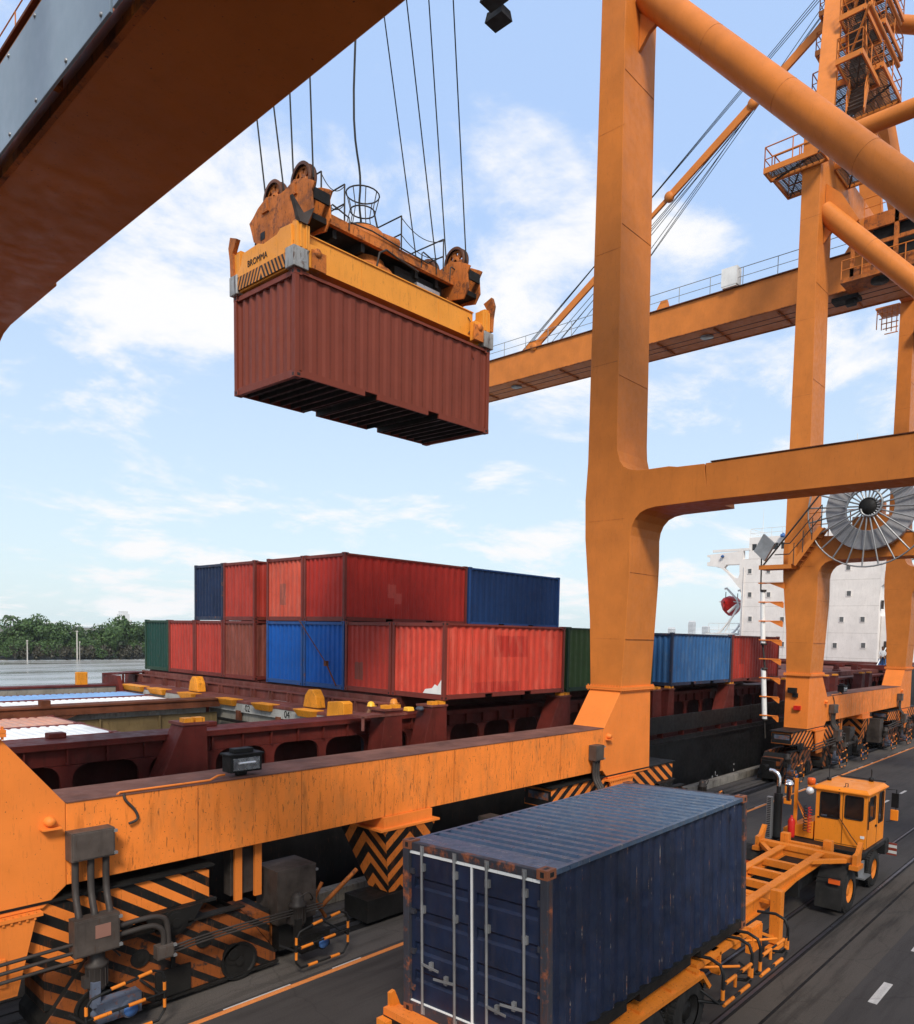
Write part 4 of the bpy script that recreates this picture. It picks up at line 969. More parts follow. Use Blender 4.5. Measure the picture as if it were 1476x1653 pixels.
    v = [(b[0], b[1], b[4]), (b[2], b[1], b[4]), (b[2], b[3], b[4]), (b[0], b[3], b[4]), (t_[0], t_[1], t_[4]), (t_[2], t_[1], t_[4]), (t_[2], t_[3], t_[4]), (t_[0], t_[3], t_[4])]
    col_.add(v, [(0, 1, 5, 4), (2, 3, 7, 6)], 0).add(v, [(1, 2, 6, 5), (3, 0, 4, 7)], 1).add(v, [(0, 3, 2, 1), (4, 5, 6, 7)], 0)
    col_.build('anchor_column', [M['hazy'], M['hazx']], C, org=(cc, 13.0, 0))
    B('column_cap', MB().box(cc-.85, 12.2, 2.125, cc+.85, 13.9, 2.17).box(cc-.7, 12.3, 2.17, cc+.7, 13.4, 2.40), M['orange_leg'])
    g = MB().box(cc-.95, 12.5, .12, cc+.6, 13.3, .60); B('anchor_box', g, M['dark'])
    g = MB().tube((cc-1.5, 13.4, .4), (cc-.7, 13.2, 1.1), .05, 8).tube((cc-1.9, 13.5, .1), (cc-1.4, 13.5, .9), .04, 6).tube((cc-1.3, 13.5, .1), (cc-1.8, 13.5, .9), .04, 6); B('anchor_lever', g, M['orange_rusty'])
    # boom girder over the ship, its stays, tower
    bc = (pitch+lw)/2; z0, z1 = 25.6, 27.5
    if not near: z0, z1 = 25.7, 27.6
    bxa, bxb = bc-1.65, bc+1.25
    g = MB().box(bxa, -20, z0, bxb, 46, z1)
    B('boom_girder', g, M['orange'], bevel=.012)
    g = MB().box(bxa-.12, -20, z1, bxb+.12, 46, z1+.05); B('boom_walkway', g, M['rust'])
    g = MB().box(bxa-.02, -20, z0-.04, bxa+.12, 46, z0).box(bxb-.1, -20, z0-.04, bxb+.02, 46, z0)
    for i in range(14): g.box(bxa+.3, -10+i*4.0, z0-.10, bxb-.3, -9.9+i*4.0, z0-.0)
    B('girder_rib', g, M['orange_rusty'])
    g = MB(); rail_run(g, [(bxa-.1, -18, z1), (bxa-.1, 45.5, z1)], 1.05, 2.1, .024); rail_run(g, [(bxb+.1, -18, z1), (bxb+.1, 45.5, z1)], 1.05, 2.1, .024)
    B('boom_railing', g, M['steel'] if not near else M['orange'])
    g = MB()
    for yy in (23, 29, 39): g.lathe([(0, 0), (.42, 0), (.42, .05), (0, .05)], (bc-.4, yy, z0-.07), 'z', 20)
    B('boom_lamp', g, M['steel'])
    if near:
        tr = MB().box(bc-2.2, 13.5, 27.6, bc+2.2, 19, 28.2); B('trolley', tr, M['dark'])
        fg = MB().bar((17.7, 13.5, 27), (15.9, 16.1, 25.2), .12, .12); B('lamp_bracket', fg, M['orange'])
        for xx, yy in ((15.55, 16.0), (16.2, 16.4), (14.7, 15.2)):
            q = MB().obox if False else MB().frus((xx-.25, yy-.35, xx+.25, yy+.35, 24.95), (xx-.2, yy-.3, xx+.2, yy+.3, 25.25)).tube((xx-.3, yy, 25.3), (xx+.5, yy, 25.4), .05, 6)
            B('gantry_lamp', q, M['dark'])
        return C
    # ---- the far crane's visible upper works
    zt = 29.9
    B('top_cross_girder', MB().box(1.75, 13.0, 28.1, pitch, 13.75, 29.5), M['orange'], bevel=.012)
    g = MB().prism([(12.9, z1+.06), (14.4, z1+.06), (14.1, 28.1), (12.9, 28.1)], 'x', bxa+.1, bxa+.5).prism([(12.9, z1+.06), (14.4, z1+.06), (14.1, 28.1), (12.9, 28.1)], 'x', bxb-.5, bxb-.1)
    B('hinge_bracket', g, M['orange'])
    apx = Vector((bc, 15.6, 46))
    for k, x in enumerate(LX):
        p0 = Vector((x+(1.25 if k == 0 else .5), 13.4, 29.9)); g = MB().bar(p0, (apx.x-.9 if k == 0 else apx.x+.9, apx.y, apx.z), .85, .95)
        B('tower_leg', g, M['orange'], bevel=.012)
        B('back_stay_tube', MB().tube((apx.x+(-.8 if k == 0 else .8), apx.y, 42.0), (x+.85, -13.5, 30), .42, 20), M['orange'])
    B('backstay_plate', MB().bar((bc+.9, 13.4, 27.6), (bc+.9, 15.2, 44), .35, 1.1), M['orange'])
    # stays: eyebar chains
    for sx_ in (bxa+.05,):
        a = Vector((sx_, 36.3, z1+.1)); b = Vector((sx_, 15.9, 40.6))
        pts = [a+(b-a)*t for t in (0, .28, .445, .535, .80, 1)]
        g = MB()
        for i in range(5):
            h = .48 if i != 2 else .26
            g.bar(pts[i], pts[i+1], .14, h); 
            if i in (1, 2, 3): 
                pass
        for p in pts[:-1]: g.lathe([(0, -.14), (.30, -.14), (.30, .14), (0, .14)], p, 'x', 16)
        g.prism([(35.4, z1), (37.4, z1), (36.6, z1+.55), (36.1, z1+.55)], 'x', sx_-.12, sx_+.12)
        B('forestay', g, M['orange'], recalc=True)
    g = MB()
    for i, (yy, dz) in enumerate(((35.2, 0), (34.8, 0), (34.3, 0), (33.8, 0), (31.6, 0), (31.2, 0), (30.8, 0))):
        g.tube((bxa+.4+.25*(i % 2), yy, z1+.1), (bxa+.5+.25*(i % 2), 15.2, 41.5+.25*i), .022, 5)
    for i in range(3): g.tube((bxa+.8+.2*i, 38+.5*i, z1+.3), (bxa+.8+.2*i, 15.4, 43.8), .022, 5)
    B('boom_hoist_rope', g, M['rope'])
    g = MB()
    for z, xx in ((z0-.35, bxa+.3), (z0-.42, bxa+.8)): g.tube((xx, -10, z), (xx, 45, z), .018, 5)
    B('trolley_rope', g, M['rope'])
    # boom sundries
    g = MB().box(bxa-.3, 20.4, z1+.15, bxa+.3, 21.4, z1+1.2).box(bxa-.28, 20.45, z1+.05, bxa+.28, 21.35, z1+.15); B('boom_cabinet', g, M['whitepaint'])
    g = MB().frus((bxa-.1, 28.0, bxa+.6, 28.9, z1), (bxa+.1, 28.2, bxa+.4, 28.7, z1+1.3)).frus((bxa-.1, 30.0, bxa+.6, 30.8, z1), (bxa, 30.1, bxa+.4, 30.5, z1+1.7)).frus((bxa-.1, 25.2, bxa+.4, 26, z1), (bxa, 25.3, bxa+.2, 25.7, z1+.6))
    B('hinge_post', g, M['orange'])
    # machinery house edge / trolley parked near the landside
    g = MB().box(bxa-1.2, 9.0, z1+.9, bxb+2.2, 13.6, z1+1.05).box(bxa-1.2, 9.0, z1-1.8, bxa-1.05, 13.6, z1-1.35).box(bxa-1.2, 9.0, z1+.35, bxa-1.05, 13.6, z1+.9).box(bxa-1.18, 9.0, z1-.5, bxa-1.1, 12.2, z1-.3).box(bxa-1.4, 8.8, z1-2.1, bxa+.2, 14.0, z1-1.9).box(bxa-1.2, 13.4, z1-1.9, bxa-1.1, 13.6, z1+2).box(bxa-1.2, 11.3, z1-1.9, bxa-1.0, 11.5, z1+2)
    B('trolley_frame', g, M['orange_rusty'])
    g = MB(); rail_run(g, [(bxa-1.3, 8.8, z1-1.9), (bxa-1.3, 14.0, z1-1.9)], 1.0, .9, .03); rail_run(g, [(bxa-1.2, 9.0, z1+1.0), (bxa-1.2, 14.6, z1+1.0)], 1.0, .8, .03)
    for i in range(8): g.bar((bxa-1.0, 9+i*.6, z1+1.0), (bxa+.6, 6.9+i*.6, z1+1.8), .06, .06)
    B('trolley_railing', g, M['orange'])
    g = MB().box(bxa-.9, 9.4, z1-1.7, bxa-.3, 12.6, z1+.7); B('trolley_machinery', g, M['dark'])
    g = MB().lathe([(0, 0), (.45, 0), (.45, .3), (0, .3)], (bxa-.7, 12.2, z0-.35), 'z', 14).box(bxa+.3, 13.6, z0-.35, bxa+1.1, 15.0, z0-.15).box(bxa+.5, 13.8, z0-.6, bxa+.9, 14.3, z0-.35); B('trolley_pulley', g, M['dark'])
    # maintenance cage under the boom beside the right leg
    g = MB()
    for i in range(6): g.bar((pitch+.1, 13.9, 26.4+i*.34), (pitch+.1, 15.3-.12*(5-i), 26.4+i*.34), .05, .05)
    for i in range(5): g.bar((pitch+.1, 14.0+i*.3, 26.4+.1*i), (pitch+.1, 14.0+i*.3, 28.1), .05, .05)
    g.box(pitch, 13.85, 28.05, pitch+1.6, 15.3, 28.15)
    B('service_cage', g, M['orange']); B('hanger_beam', MB().box(pitch-.6, 12.2, z0+.2, pitch+1.6, 12.8, z0+.6), M['dark'])
    # platforms round the left leg head
    def platform(n, x0, y0, x1, y1, z, skip=()):
        g = MB().box(x0, y0, z-.10, x0+.08, y1, z+.15).box(x1-.08, y0, z-.1, x1, y1, z+.15).box(x0+.08, y0, z-.1, x1-.08, y0+.08, z+.15).box(x0+.08, y1-.08, z-.1, x1-.08, y1, z+.15)
        p = B(n, g, M['orange'])
        g = MB(); nx_ = max(2, int((x1-x0)/.12)); 
        for i in range(nx_): xx = x0+.1+(x1-x0-.2)*i/nx_; g.box(xx, y0+.08, z, xx+.04, y1-.08, z+.03)
        ny = max(2, int((y1-y0)/.3))
        for i in range(ny): yy = y0+.1+(y1-y0-.2)*i/ny; g.box(x0+.08, yy, z-.02, x1-.08, yy+.03, z-.001)
        d = max(1, int((x1-x0)/1.6))
        for i in range(d): g.bar((x0+(x1-x0)*i/d, y0+.1, z-.06), (x0+(x1-x0)*(i+1)/d, y1-.1, z-.06), .07, .07)
        g.build('grating', M['grate'], p)
        g = MB(); c_ = [(x0+.04, y0+.04, z), (x1-.04, y0+.04, z), (x1-.04, y1-.04, z), (x0+.04, y1-.04, z), (x0+.04, y0+.04, z)]
        for i in range(4):
            if i not in skip: rail_run(g, [c_[i], c_[i+1]], 1.1, 1.2, .03)
        g.build('handrail', M['orange'], p)
    platform('leg_platform', -.9, 12.6, .0, 15.3, 28.35)
    platform('leg_platform', .0, 13.85, 1.9, 15.2, 28.35, skip=(0,))
    platform('leg_platform', 1.75, 11.9, 3.8, 13.0, 28.9)
    platform('leg_platform', 3.9, 11.9, 5.6, 12.9, 30.4)
    q0 = Vector((1.25, 13.4, 29.9)); q1 = Vector((apx.x-.9, apx.y, apx.z))
    for i, t in enumerate((.26, .45, .64, .83)):
        p = q0+(q1-q0)*t; platform('tower_platform', p.x-.9, p.y-1.9, p.x+1.9, p.y-.65, p.z)
        platform('tower_platform', p.x+1.3, p.y-2.2, p.x+4.6, p.y+1.3, p.z+.5)
    for i, (ta, tb) in enumerate(((.12, .26), (.26, .45), (.45, .64), (.64, .83))):
        a = q0+(q1-q0)*ta+Vector((.9, -1.1, 0)); b = q0+(q1-q0)*tb+Vector((.2 if i % 2 else 1.4, -1.1, 0)); n = int((b.z-a.z)/.32)
        g = MB()
        for s in (-.42, .42): g.bar(a+Vector((0, s, 0)), b+Vector((0, s, 0)), .06, .28)
        st = B('stair_stringer', g, M['orange']); g = MB()
        for j in range(1, n): pp = a+(b-a)*j/n; g.box(pp.x-.16, pp.y-.4, pp.z-.02, pp.x+.16, pp.y+.4, pp.z+.02)
        g.build('stair_tread', M['cabinet'], st)
        g = MB()
        for s in (-.42, .42):
            for h in (.55, 1.05): g.tube(a+Vector((0, s, h)), b+Vector((0, s, h)), .028, 5)
            for j in range(0, n+1, 4): pp = a+(b-a)*j/n; g.tube(pp+Vector((0, s, 0)), pp+Vector((0, s, 1.05)), .028, 5)
        g.build('stair_rail', M['orange'], st)
    g = MB()
    for i, t in enumerate((.36, .55, .74)): p = q0+(q1-q0)*t; g.tube(p+Vector((-1.6, -2.3, .4)), p+Vector((3.4, -2.3, .4)), .11, 10).tube(p+Vector((-1.6, -2.3, .4)), p+Vector((-.4, -.8, -1.5)), .06, 8)
    B('outrigger_tube', g, M['orange'])
    # cable reel on the left leg's seaward-landward beam
    rc = Vector((-.45, 9.95, 12.35))
    rl = B('cable_reel', MB().lathe([(0, -.25), (.40, -.25), (.42, -.1), (.42, .2), (0, .2)], rc, 'x', 28).tube(rc+Vector((0, 0, 0)), rc+Vector((.9, 0, 0)), .2, 14), M['dark'])
    g = MB()
    for i in range(24):
        a = 2*math.pi*i/24+.06; d = Vector((0, math.cos(a), math.sin(a))); g.tube(rc+d*.38+Vector((-.26, 0, 0)), rc+d*2.62+Vector((-.14, 0, 0)), .036, 6)
    g.build('spoke', M['steel'], rl)
    g = MB().path([rc+Vector((-.14, 2.62*math.cos(2*math.pi*i/48), 2.62*math.sin(2*math.pi*i/48))) for i in range(48)], .035, 6, closed=True)
    g.build('rim', M['steel'], rl)
    prof_ = []
    for i in range(17): rr = 1.02+i*.05; prof_ += [(rr, -.03), (rr+.025, -.075), (rr+.045, -.03)]
    prof_ += [(1.88, .18), (1.02, .18), (1.02, -.03)]
    MB().lathe(prof_, rc, 'x', 56).build('coiled_cable', M['cable'], rl)
    g = MB().path([rc+Vector((-.3, .9*math.cos(a)*(1-a/9), .9*math.sin(a)*(1-a/9))) for a in [i*.35 for i in range(18)]], .05, 7); g.build('cable_end', M['steel'], rl)
    g = MB().box(-.3, 9.2, 11.25, 1.0, 10.7, 12.0).box(.1, 9.6, 12.0, .8, 10.3, 12.7); B('reel_stand', g, M['orange'])
    g = MB().box(.2, 11.3, 11.7, .8, 11.8, 12.6); B('blue_drum', g, M['blue'])
    g = MB(); rail_run(g, [(-.2, 8, 11.25), (-.2, 12.7, 11.25)], 1.1, .8, .025); B('beam_railing', g, M['orange'])
    # lower access platform and stairs on the leg
    g = MB().box(-.75, 13.2, 9.78, .0, 14.75, 9.98).box(-.75, 13.0, 9.98, -.5, 13.35, 10.9); B('lower_platform', g, M['orange'])
    a = Vector((-.4, 13.1, 9.95)); b = Vector((-.4, 11.9, 11.6)); g = MB()
    for s in (-.32, .32): g.bar(a+Vector((s, 0, 0)), b+Vector((s, 0, 0)), .05, .24)
    st = B('access_stair', g, M['orange']); g = MB()
    for j in range(1, 8): pp = a+(b-a)*j/8; g.box(pp.x-.3, pp.y-.12, pp.z-.02, pp.x+.3, pp.y+.12, pp.z+.02)
    g.build('stair_tread', M['orange_rusty'], st)
    g = MB()
    for s in (-.34,):
        for h in (.5, 1.0): g.tube(a+Vector((s, .9, h)), a+Vector((s, .2, h)), .025, 5).tube(a+Vector((s, .2, h)), b+Vector((s, 0, h)), .025, 5)
        for j in range(4): pp = a+(b-a)*j/3; g.tube(pp+Vector((s, 0, 0)), pp+Vector((s, 0, 1)), .025, 5)
    g.tube((-.6, 14.6, 9.98), (-.75, 11.6, 13.6), .04, 6); g.build('stair_rail', M['pipe'], st)
    fl2 = MB(); cxx = Vector((-.75, 14.45, 10.9)); fl2.bar(cxx+Vector((0, .35, -.35)), cxx+Vector((0, -.35, .4)), .3, .55, upv=(1, 0, 0)); 
    fl2 = MB().prism([(14.95, 10.65), (14.42, 10.15), (13.95, 10.95), (14.5, 11.45)], 'x', -.95, -.75); B('access_floodlight', fl2, M['steel'])
    # white cable guard pipes on brackets
    g = MB().tube((-.15, 14.62, 6.2), (-.15, 14.75, 8.8), .115, 14).tube((-.15, 14.38, 2.5), (-.15, 14.55, 5.0), .125, 14); gp = B('cable_guard_pipe', g, M['whitepaint'])
    g = MB().tube((-.15, 14.85, 8.8), (-.15, 14.9, 10.9), .035, 6).tube((-.15, 14.45, 4.9), (-.15, 14.65, 6.3), .05, 7).tube((-.15, 14.3, 1.6), (-.15, 14.38, 2.5), .04, 6)
    for z in (2.5, 5.0, 6.2, 8.8): g.lathe([(.02, -.05), (.15, -.05), (.15, .05), (.02, .05)], (-.15, 14.36+.06*(z-2.5)*.95, z), 'z', 14)
    g.build('cable_run', M['pipe'], gp)
    g = MB()
    for i in range(8): z = 2.7+i*.92; yy = 14.4+.055*(z-2.5); g.box(-.30, yy-.15, z, -.02, yy+.17, z+.05).box(-.17, 13.75, z, -.10, yy-.1, z+.05).prism([(13.7, z-.26), (13.75, z-.26), (yy-.35, z), (13.7, z)], 'x', -.15, -.11)
    g.build('pipe_bracket', M['orange_leg'], gp)
    g = MB().box(-.03, 12.9, 3.9, -.2, 13.3, 4.15).box(.0, 12.85, 3.7, -.1, 13.1, 3.9); B('leg_lamp', g, M['dark']); B('leg_lamp', MB().box(-.14, 12.7, 3.1, 0, 13.0, 3.3), M['red'])
    return C
M['grate'] = paint('dark_grating', (.075, .06, .05), .6, .3, var=.3, rust=.3)
M['cladding'] = paint('grey_blue_cladding', (.24, .31, .38), .5, var=.04, bump=.02, speck=0); M['cable'] = paint('grey_cable', (.36, .36, .38), .5, var=.15, bump=.1)
M['peachplate'] = paint('faded_plate', (.24, .12, .09), .5, var=.1, bump=0)
crane('near orange quay crane whose portal, sill beam and striped bogies fill the foreground', 1.50, 0, 17.92, ((12.7, 25.4), (0, 11.4)), True)
crane('far orange quay crane with the round cable reel, stairs and boom reaching over the ship', 36.2, .25, 17.3, ((13.0, 26.5), (0, 12.4)), False)
K['truckframe'] = cpaint('rusty_truck_container_frame', (.035, .036, .045), rust=.62, streak=.6, rustcol=(.13, .042, .02), speck=1, bump=.4)
K['truckcast'] = cpaint('rusted_casting', (.20, .07, .035), rust=.5, rustcol=(.12, .045, .02), bump=.4)
M['beacon'] = paint('orange_lens', (.75, .12, .02), .2, bump=0)
M['skyhole'] = paint('dark_opening', (.02, .015, .012), .8, bump=0)
M['wpole'] = paint('weathered_white_pole', (.45, .42, .38), .7, rust=.3)
M['flap'] = paint('flap_stripes', (.6, .6, .6), .5, bump=0, colfn=stripes(0, .7, .16, .5, (.65, .65, .62), (.25, .04, .02)))
mt = bpy.data.materials.new('haze_air'); mt.use_nodes = True; t = mt.node_tree; t.nodes.clear()
o = N(t, 'ShaderNodeOutputMaterial'); pv = N(t, 'ShaderNodeVolumePrincipled'); pv.inputs['Color'].default_value = (.85, .92, 1, 1); pv.inputs['Density'].default_value = .00012
LK(t, pv.outputs[0], o.inputs['Volume']); M['haze'] = mt
M['wornsteel'] = paint('worn_steel_plate', (.34, .33, .31), .45, .5, var=.3, streak=1, rust=.45, rustcol=(.06, .03, .02), bump=.2)
M['sheaverim'] = paint('greasy_sheave_rim', (.09, .035, .018), .55, var=.4, rust=.4, bump=.3)
# ------------------------------------------------------------------ hanging container and spreader
def frame3(a, b):
    a = Vector(a).normalized(); b = Vector(b); b = (b-a*b.dot(a)).normalized(); n = a.cross(b)
    return Matrix((a, b, n)).transposed()
RS = frame3((.99995, .009882, .015259), (-.009882, .99995, .010096)); LS = Vector((9.164, 14.0926, 11.6778)); HS = 2.205
container('maroon brown container hanging from the spreader high above the ship', LS, HS, K['maroon'], K['maroon'], K['maroon'], rot=RS, depth=.024)
sp = thing('spreader', 'orange yellow spreader and head block gripping the hanging container, rusty sheaves on top', 'spreader')
mm = RS.to_4x4(); mm.translation = LS; sp.matrix_world = mm
Lc, Wc = 6.058, 2.438
B = lambda n, g, mt, **k: g.build(n, mt, sp, **k)
g = MB().box(.45, .22, 2.44, 5.6, .62, 3.06).box(.45, 1.82, 2.44, 5.6, 2.22, 3.06); B('main_beam', g, M['yellow'], bevel=.01)
g = MB().box(.45, .19, 3.06, 5.6, .65, 3.085).box(.45, .19, 2.41, 5.6, .65, 2.44).box(4.35, .212, 2.45, 4.37, .22, 3.05).box(1.9, .214, 2.45, 1.91, .22, 3.05); B('beam_flange', g, M['yellow'])
B('cross_tie', MB().box(1.5, .62, 2.5, 1.8, 1.82, 2.9).box(4.2, .62, 2.5, 4.5, 1.82, 2.9).box(2.6, .62, 2.6, 3.5, 1.82, 2.95), M['orange_rusty'])
for k in (0, 1):
    X = (lambda x: x) if k == 0 else (lambda x: Lc-x)
    def xb(g, x0, y0, z0, x1, y1, z1, m=0): return g.box(min(X(x0), X(x1)), y0, z0, max(X(x0), X(x1)), y1, z1, m)
    # end beam with the striped lower band
    up_ = [(.08, 2.55), (2.36, 2.55), (2.30, 2.66), (2.12, 2.70), (1.98, 3.02), (1.35, 3.05), (1.15, 2.98), (.62, 3.02), (.5, 3.1), (.1, 3.08)]
    eb = B('end_beam', MB().prism(up_, 'x', X(-.03), X(.06)), M['yellow'], bevel=.008, recalc=True)
    g = MB(); xb(g, .0, .15, 2.24, .45, 2.29, 2.58); xb(g, .06, .15, 2.58, .5, 2.29, 2.8); B('end_box', g, M['yellow'])
    g = MB(); xb(g, -.045, .12, 2.27, -.02, 2.32, 2.55); g.build('striped_band', M['hazsp'], eb, org=(X(-.03), 1.22, 2.27))
    if k == 0: text('BROMMA', .19, M['print'], eb, (-.036, 1.38, 2.72), (R(90), 0, R(-90)))
    # corner housings
    for y0, y1 in ((-.06, .26), (Wc-.26, Wc+.06)):
        g = MB(); xb(g, -.07, y0, 2.205, .3, y1, 2.62); h = B('corner_housing', g, M['wornsteel'], bevel=.015)
        xb(MB(), 0, 0, 0, 1, 1, 1)
        s = -1 if y0 < 0 else 1
        # guide plate standing up and its flared flipper
        ym = y0 if s < 0 else y1
        g = MB(); xb(g, .02, y0+.02, 2.62, .34, y1-.02, 3.12); xb(g, .34, y0+.04, 2.3, .62, y1-.1, 2.78); xb(g, .07, y0+.06, 3.12, .22, y1-.06, 3.2)
        xb(g, .09, y0-.01 if s < 0 else y1-.02, 2.62, .13, y0+.02 if s < 0 else y1+.01, 3.1); xb(g, .22, y0-.01 if s < 0 else y1-.02, 2.62, .26, y0+.02 if s < 0 else y1+.01, 3.1)
        B('actuator_housing', g, M['yellow'], bevel=.01)
        g = MB()
        if k == 0 and s > 0 or k == 1 and s < 0:
            xx = X(.02); yy = ym
            g.prism([(yy+s*.02, 2.65), (yy-s*.12, 2.65), (yy-s*.08, 3.15), (yy-s*.26, 3.42), (yy+s*.02, 3.52), (yy+s*.10, 3.3), (yy+s*.04, 3.0)], 'x', xx-.05, xx+.05)
        else:
            xx = X(.15)
            g.prism([(xx-.09, 3.1), (xx+.09, 3.1), (xx+.13, 3.2), (xx+.27, 3.52), (xx, 3.3), (xx-.27, 3.56), (xx-.14, 3.2)], 'y', ym-s*.06, ym+s*.04)
        B('guide_flipper', g, M['orange_rusty'] if (k == 0 and s > 0 or k == 1 and s < 0) else M['cabinet'])
        g = MB().lathe([(0, -.03), (.09, -.03), (.09, .03), (0, .03)], (X(.5), ym+s*.02, 2.62), 'y', 12); xb(g, .36, min(ym, ym+s*.03), 2.28, .72, max(ym, ym+s*.03), 2.66); B('side_bracket', g, M['orange_rusty'])
    g = MB(); xb(g, .5, .7, 2.9, .95, 1.75, 3.45); xb(g, .6, .9, 3.4, .85, 1.5, 3.75); B('twist_mount', g, M['orange_rusty'])
    # sheave housing
    hp = [(-.02, 3.50), (.15, 3.28), (.55, 3.34), (.8, 3.32), (1.6, 3.38), (2.0, 3.35), (2.28, 3.52), (2.36, 3.74), (2.46, 3.98), (2.30, 4.06), (2.1, 4.20), (1.75, 4.33), (1.3, 4.22), (1.0, 4.24), (.66, 4.34), (.30, 4.24), (.0, 4.10), (-.08, 4.05), (.02, 3.9)]
    for xa in (.42, .86):
        B('sheave_plate', MB().prism(hp, 'x', X(xa), X(xa+.04)), M['orange_rusty'], bevel=.006, recalc=True)
    g = MB(); xb(g, .46, .1, 3.40, .86, 2.3, 3.52); xb(g, .46, -.02, 3.75, .86, .03, 3.98); xb(g, .46, 2.3, 3.6, .86, 2.36, 4.0); B('housing_web', g, M['dark'])
    for yc in (.66, 1.75):
        c0 = (X(.66), yc, 4.40)
        w_ = MB().lathe([(.30, -.09), (.37, -.09), (.37, -.05), (.33, -.02), (.33, .02), (.37, .05), (.37, .09), (.30, .09)], c0, 'x', 36)
        w_ = B('sheave', w_, M['sheaverim'])
        q = MB()   # web plate with round-ish lightening holes left open between its spokes
        for sx_ in (-.03,):
            q.lathe([(.06, -.05), (.14, -.04), (.14, .04), (.06, .05)], c0, 'x', 24).lathe([(.245, -.03), (.305, -.03), (.305, .03), (.245, .03)], c0, 'x', 36)
            for i in range(6):
                a0 = i*math.pi/3+.2; pts = []
                for da, rr in ((-.30, .135), (.30, .135), (.36, .19), (.30, .25), (-.30, .25), (-.36, .19)): pts.append((yc+rr*math.cos(a0+da*(.19/rr)**.3), 4.40+rr*math.sin(a0+da*(.19/rr)**.3)))
                q.prism(pts, 'x', X(.66)-.028, X(.66)+.028)
        q.build('sheave_web', M['orange_rusty'], w_)
        q = MB(); xb(q, .395, yc-.06, 4.05, .42, yc+.06, 4.26); xb(q, .38, yc-.13, 4.0, .42, yc+.13, 4.03); q.lathe([(0, -.025), (.04, -.02), (.045, 0)], (X(.42), yc, 4.17), 'x', 10); B('axle_keeper', q, M['orange_rusty'])
    q = MB(); xb(q, .41, 1.80, 3.46, .418, 1.98, 3.62); xb(q, .41, .42, 3.42, .418, .6, 3.58); B('slot', q, M['black'])
g = MB().box(.9, .5, 3.70, 5.16, .62, 3.92).box(.9, 1.82, 3.70, 5.16, 1.94, 3.92); B('head_block_beam', g, M['orange_rusty'], bevel=.008)
g = MB().box(.9, .62, 3.72, 5.16, 1.82, 3.76)
for x in (1.4, 2.2, 3.9, 4.6): g.box(x, .62, 3.5, x+.1, 1.82, 3.72)
g.box(3.3, .7, 3.35, 4.9, 1.7, 3.6); B('head_block_deck', g, M['dark'])
g = MB().lathe([(0, 3.0), (.72, 3.0), (.78, 3.1), (.72, 3.35), (.55, 3.45), (.5, 3.6), (0, 3.62)], (2.75, 1.22, 0), 'z', 24); B('cable_drum_tub', g, M['orange_rusty'])
g = MB().lathe([(0, 3.76), (.58, 3.76), (.60, 4.15), (.46, 4.30), (0, 4.31)], (2.75, 1.22, 0), 'z', 22).tube((3.05, .9, 4.12), (3.45, .8, 4.1), .19, 14); B('cable_hopper', g, M['orange_rusty'])
cxc, cyc = 2.72, 1.22
g = MB()
for rr, z in ((.40, 5.18), (.30, 4.78), (.42, 4.32)): g.path([(cxc+rr*math.cos(2*math.pi*i/20), cyc+rr*math.sin(2*math.pi*i/20), z) for i in range(20)], .017, 6, closed=True)
for i in range(8):
    a = 2*math.pi*i/8+.3; c1, s1 = math.cos(a), math.sin(a); g.path([(cxc+.40*c1, cyc+.4*s1, 5.18), (cxc+.30*c1, cyc+.3*s1, 4.78), (cxc+.42*c1, cyc+.42*s1, 4.3)], .012, 5)
B('cable_basket', g, M['pipe'])
g = MB()
for x0, x1 in ((1.02, 1.65), (3.35, 4.78)):
    for y in (.52, 1.92): 
        for x in (x0, x1): g.tube((x, y, 3.9), (x, y, 4.72), .02, 6)
    for x in (x0, x1):
        for z in (4.30, 4.72): g.tube((x, .52, z), (x, 1.92, z), .018, 6)
    for j in range(2):
        z = 4.68-.4*j; pts = [(x0+(x1-x0)*t, .52, z-.22*4*t*(1-t)) for t in [i/10 for i in range(11)]]; g.path(pts, .010, 5)
for x in (1.25, 4.0, 5.0): g.path([(x, .5, 3.75), (x, .48, 4.08), (x+.04, .48, 4.12), (x+.5, .48, 4.02), (x+.5, .48, 3.75)], .018, 6)
g.path([(1.8, .5, 3.95), (2.4, .46, 3.98), (3.5, .46, 3.92), (4.2, .46, 3.90)], .018, 6).path([(2.4, .3, 3.1), (2.45, .25, 3.45), (2.7, .3, 3.62), (3.2, .5, 3.68), (3.9, .5, 3.6)], .025, 6)
B('head_block_railing', g, M['pipe'])
g = MB().box(3.9, .55, 3.08, 4.7, 1.0, 3.38); B('control_box', g, M['aluminium'], bevel=.01)
g = MB().path([(5.4, .2, 2.9), (5.48, .18, 2.8), (5.5, .18, 2.6), (5.42, .2, 2.5)], .012, 5); B('hose', g, M['pipe'])
iM = mm.inverted()
RT = [(8.92, 16.71), (8.90, 16.12), (9.39, 15.29), (9.49, 14.58), (13.55, 17.09), (13.72, 16.31), (13.94, 15.61), (14.09, 14.84)]
for k in range(8):
    x = .66 if k < 4 else Lc-.66; y = (2.11, 1.39, 1.02, .30)[k % 4]
    tp = iM @ Vector((RT[k][0], RT[k][1], 24.5)); b = Vector((x, y, 4.35)); d = tp-b
    B('hoist_rope', MB().tube(b, b+d*1.02, .019, 6), M['rope'])
tp = iM @ Vector((11.9, 15.45, 25.5))
B('power_cable', MB().spath([(2.72, 1.22, 4.3), (2.62, 1.22, 4.9), (2.66, 1.25, 5.6), (2.5, 1.3, 7.5), tuple(tp)], .026, 7), M['rope'])

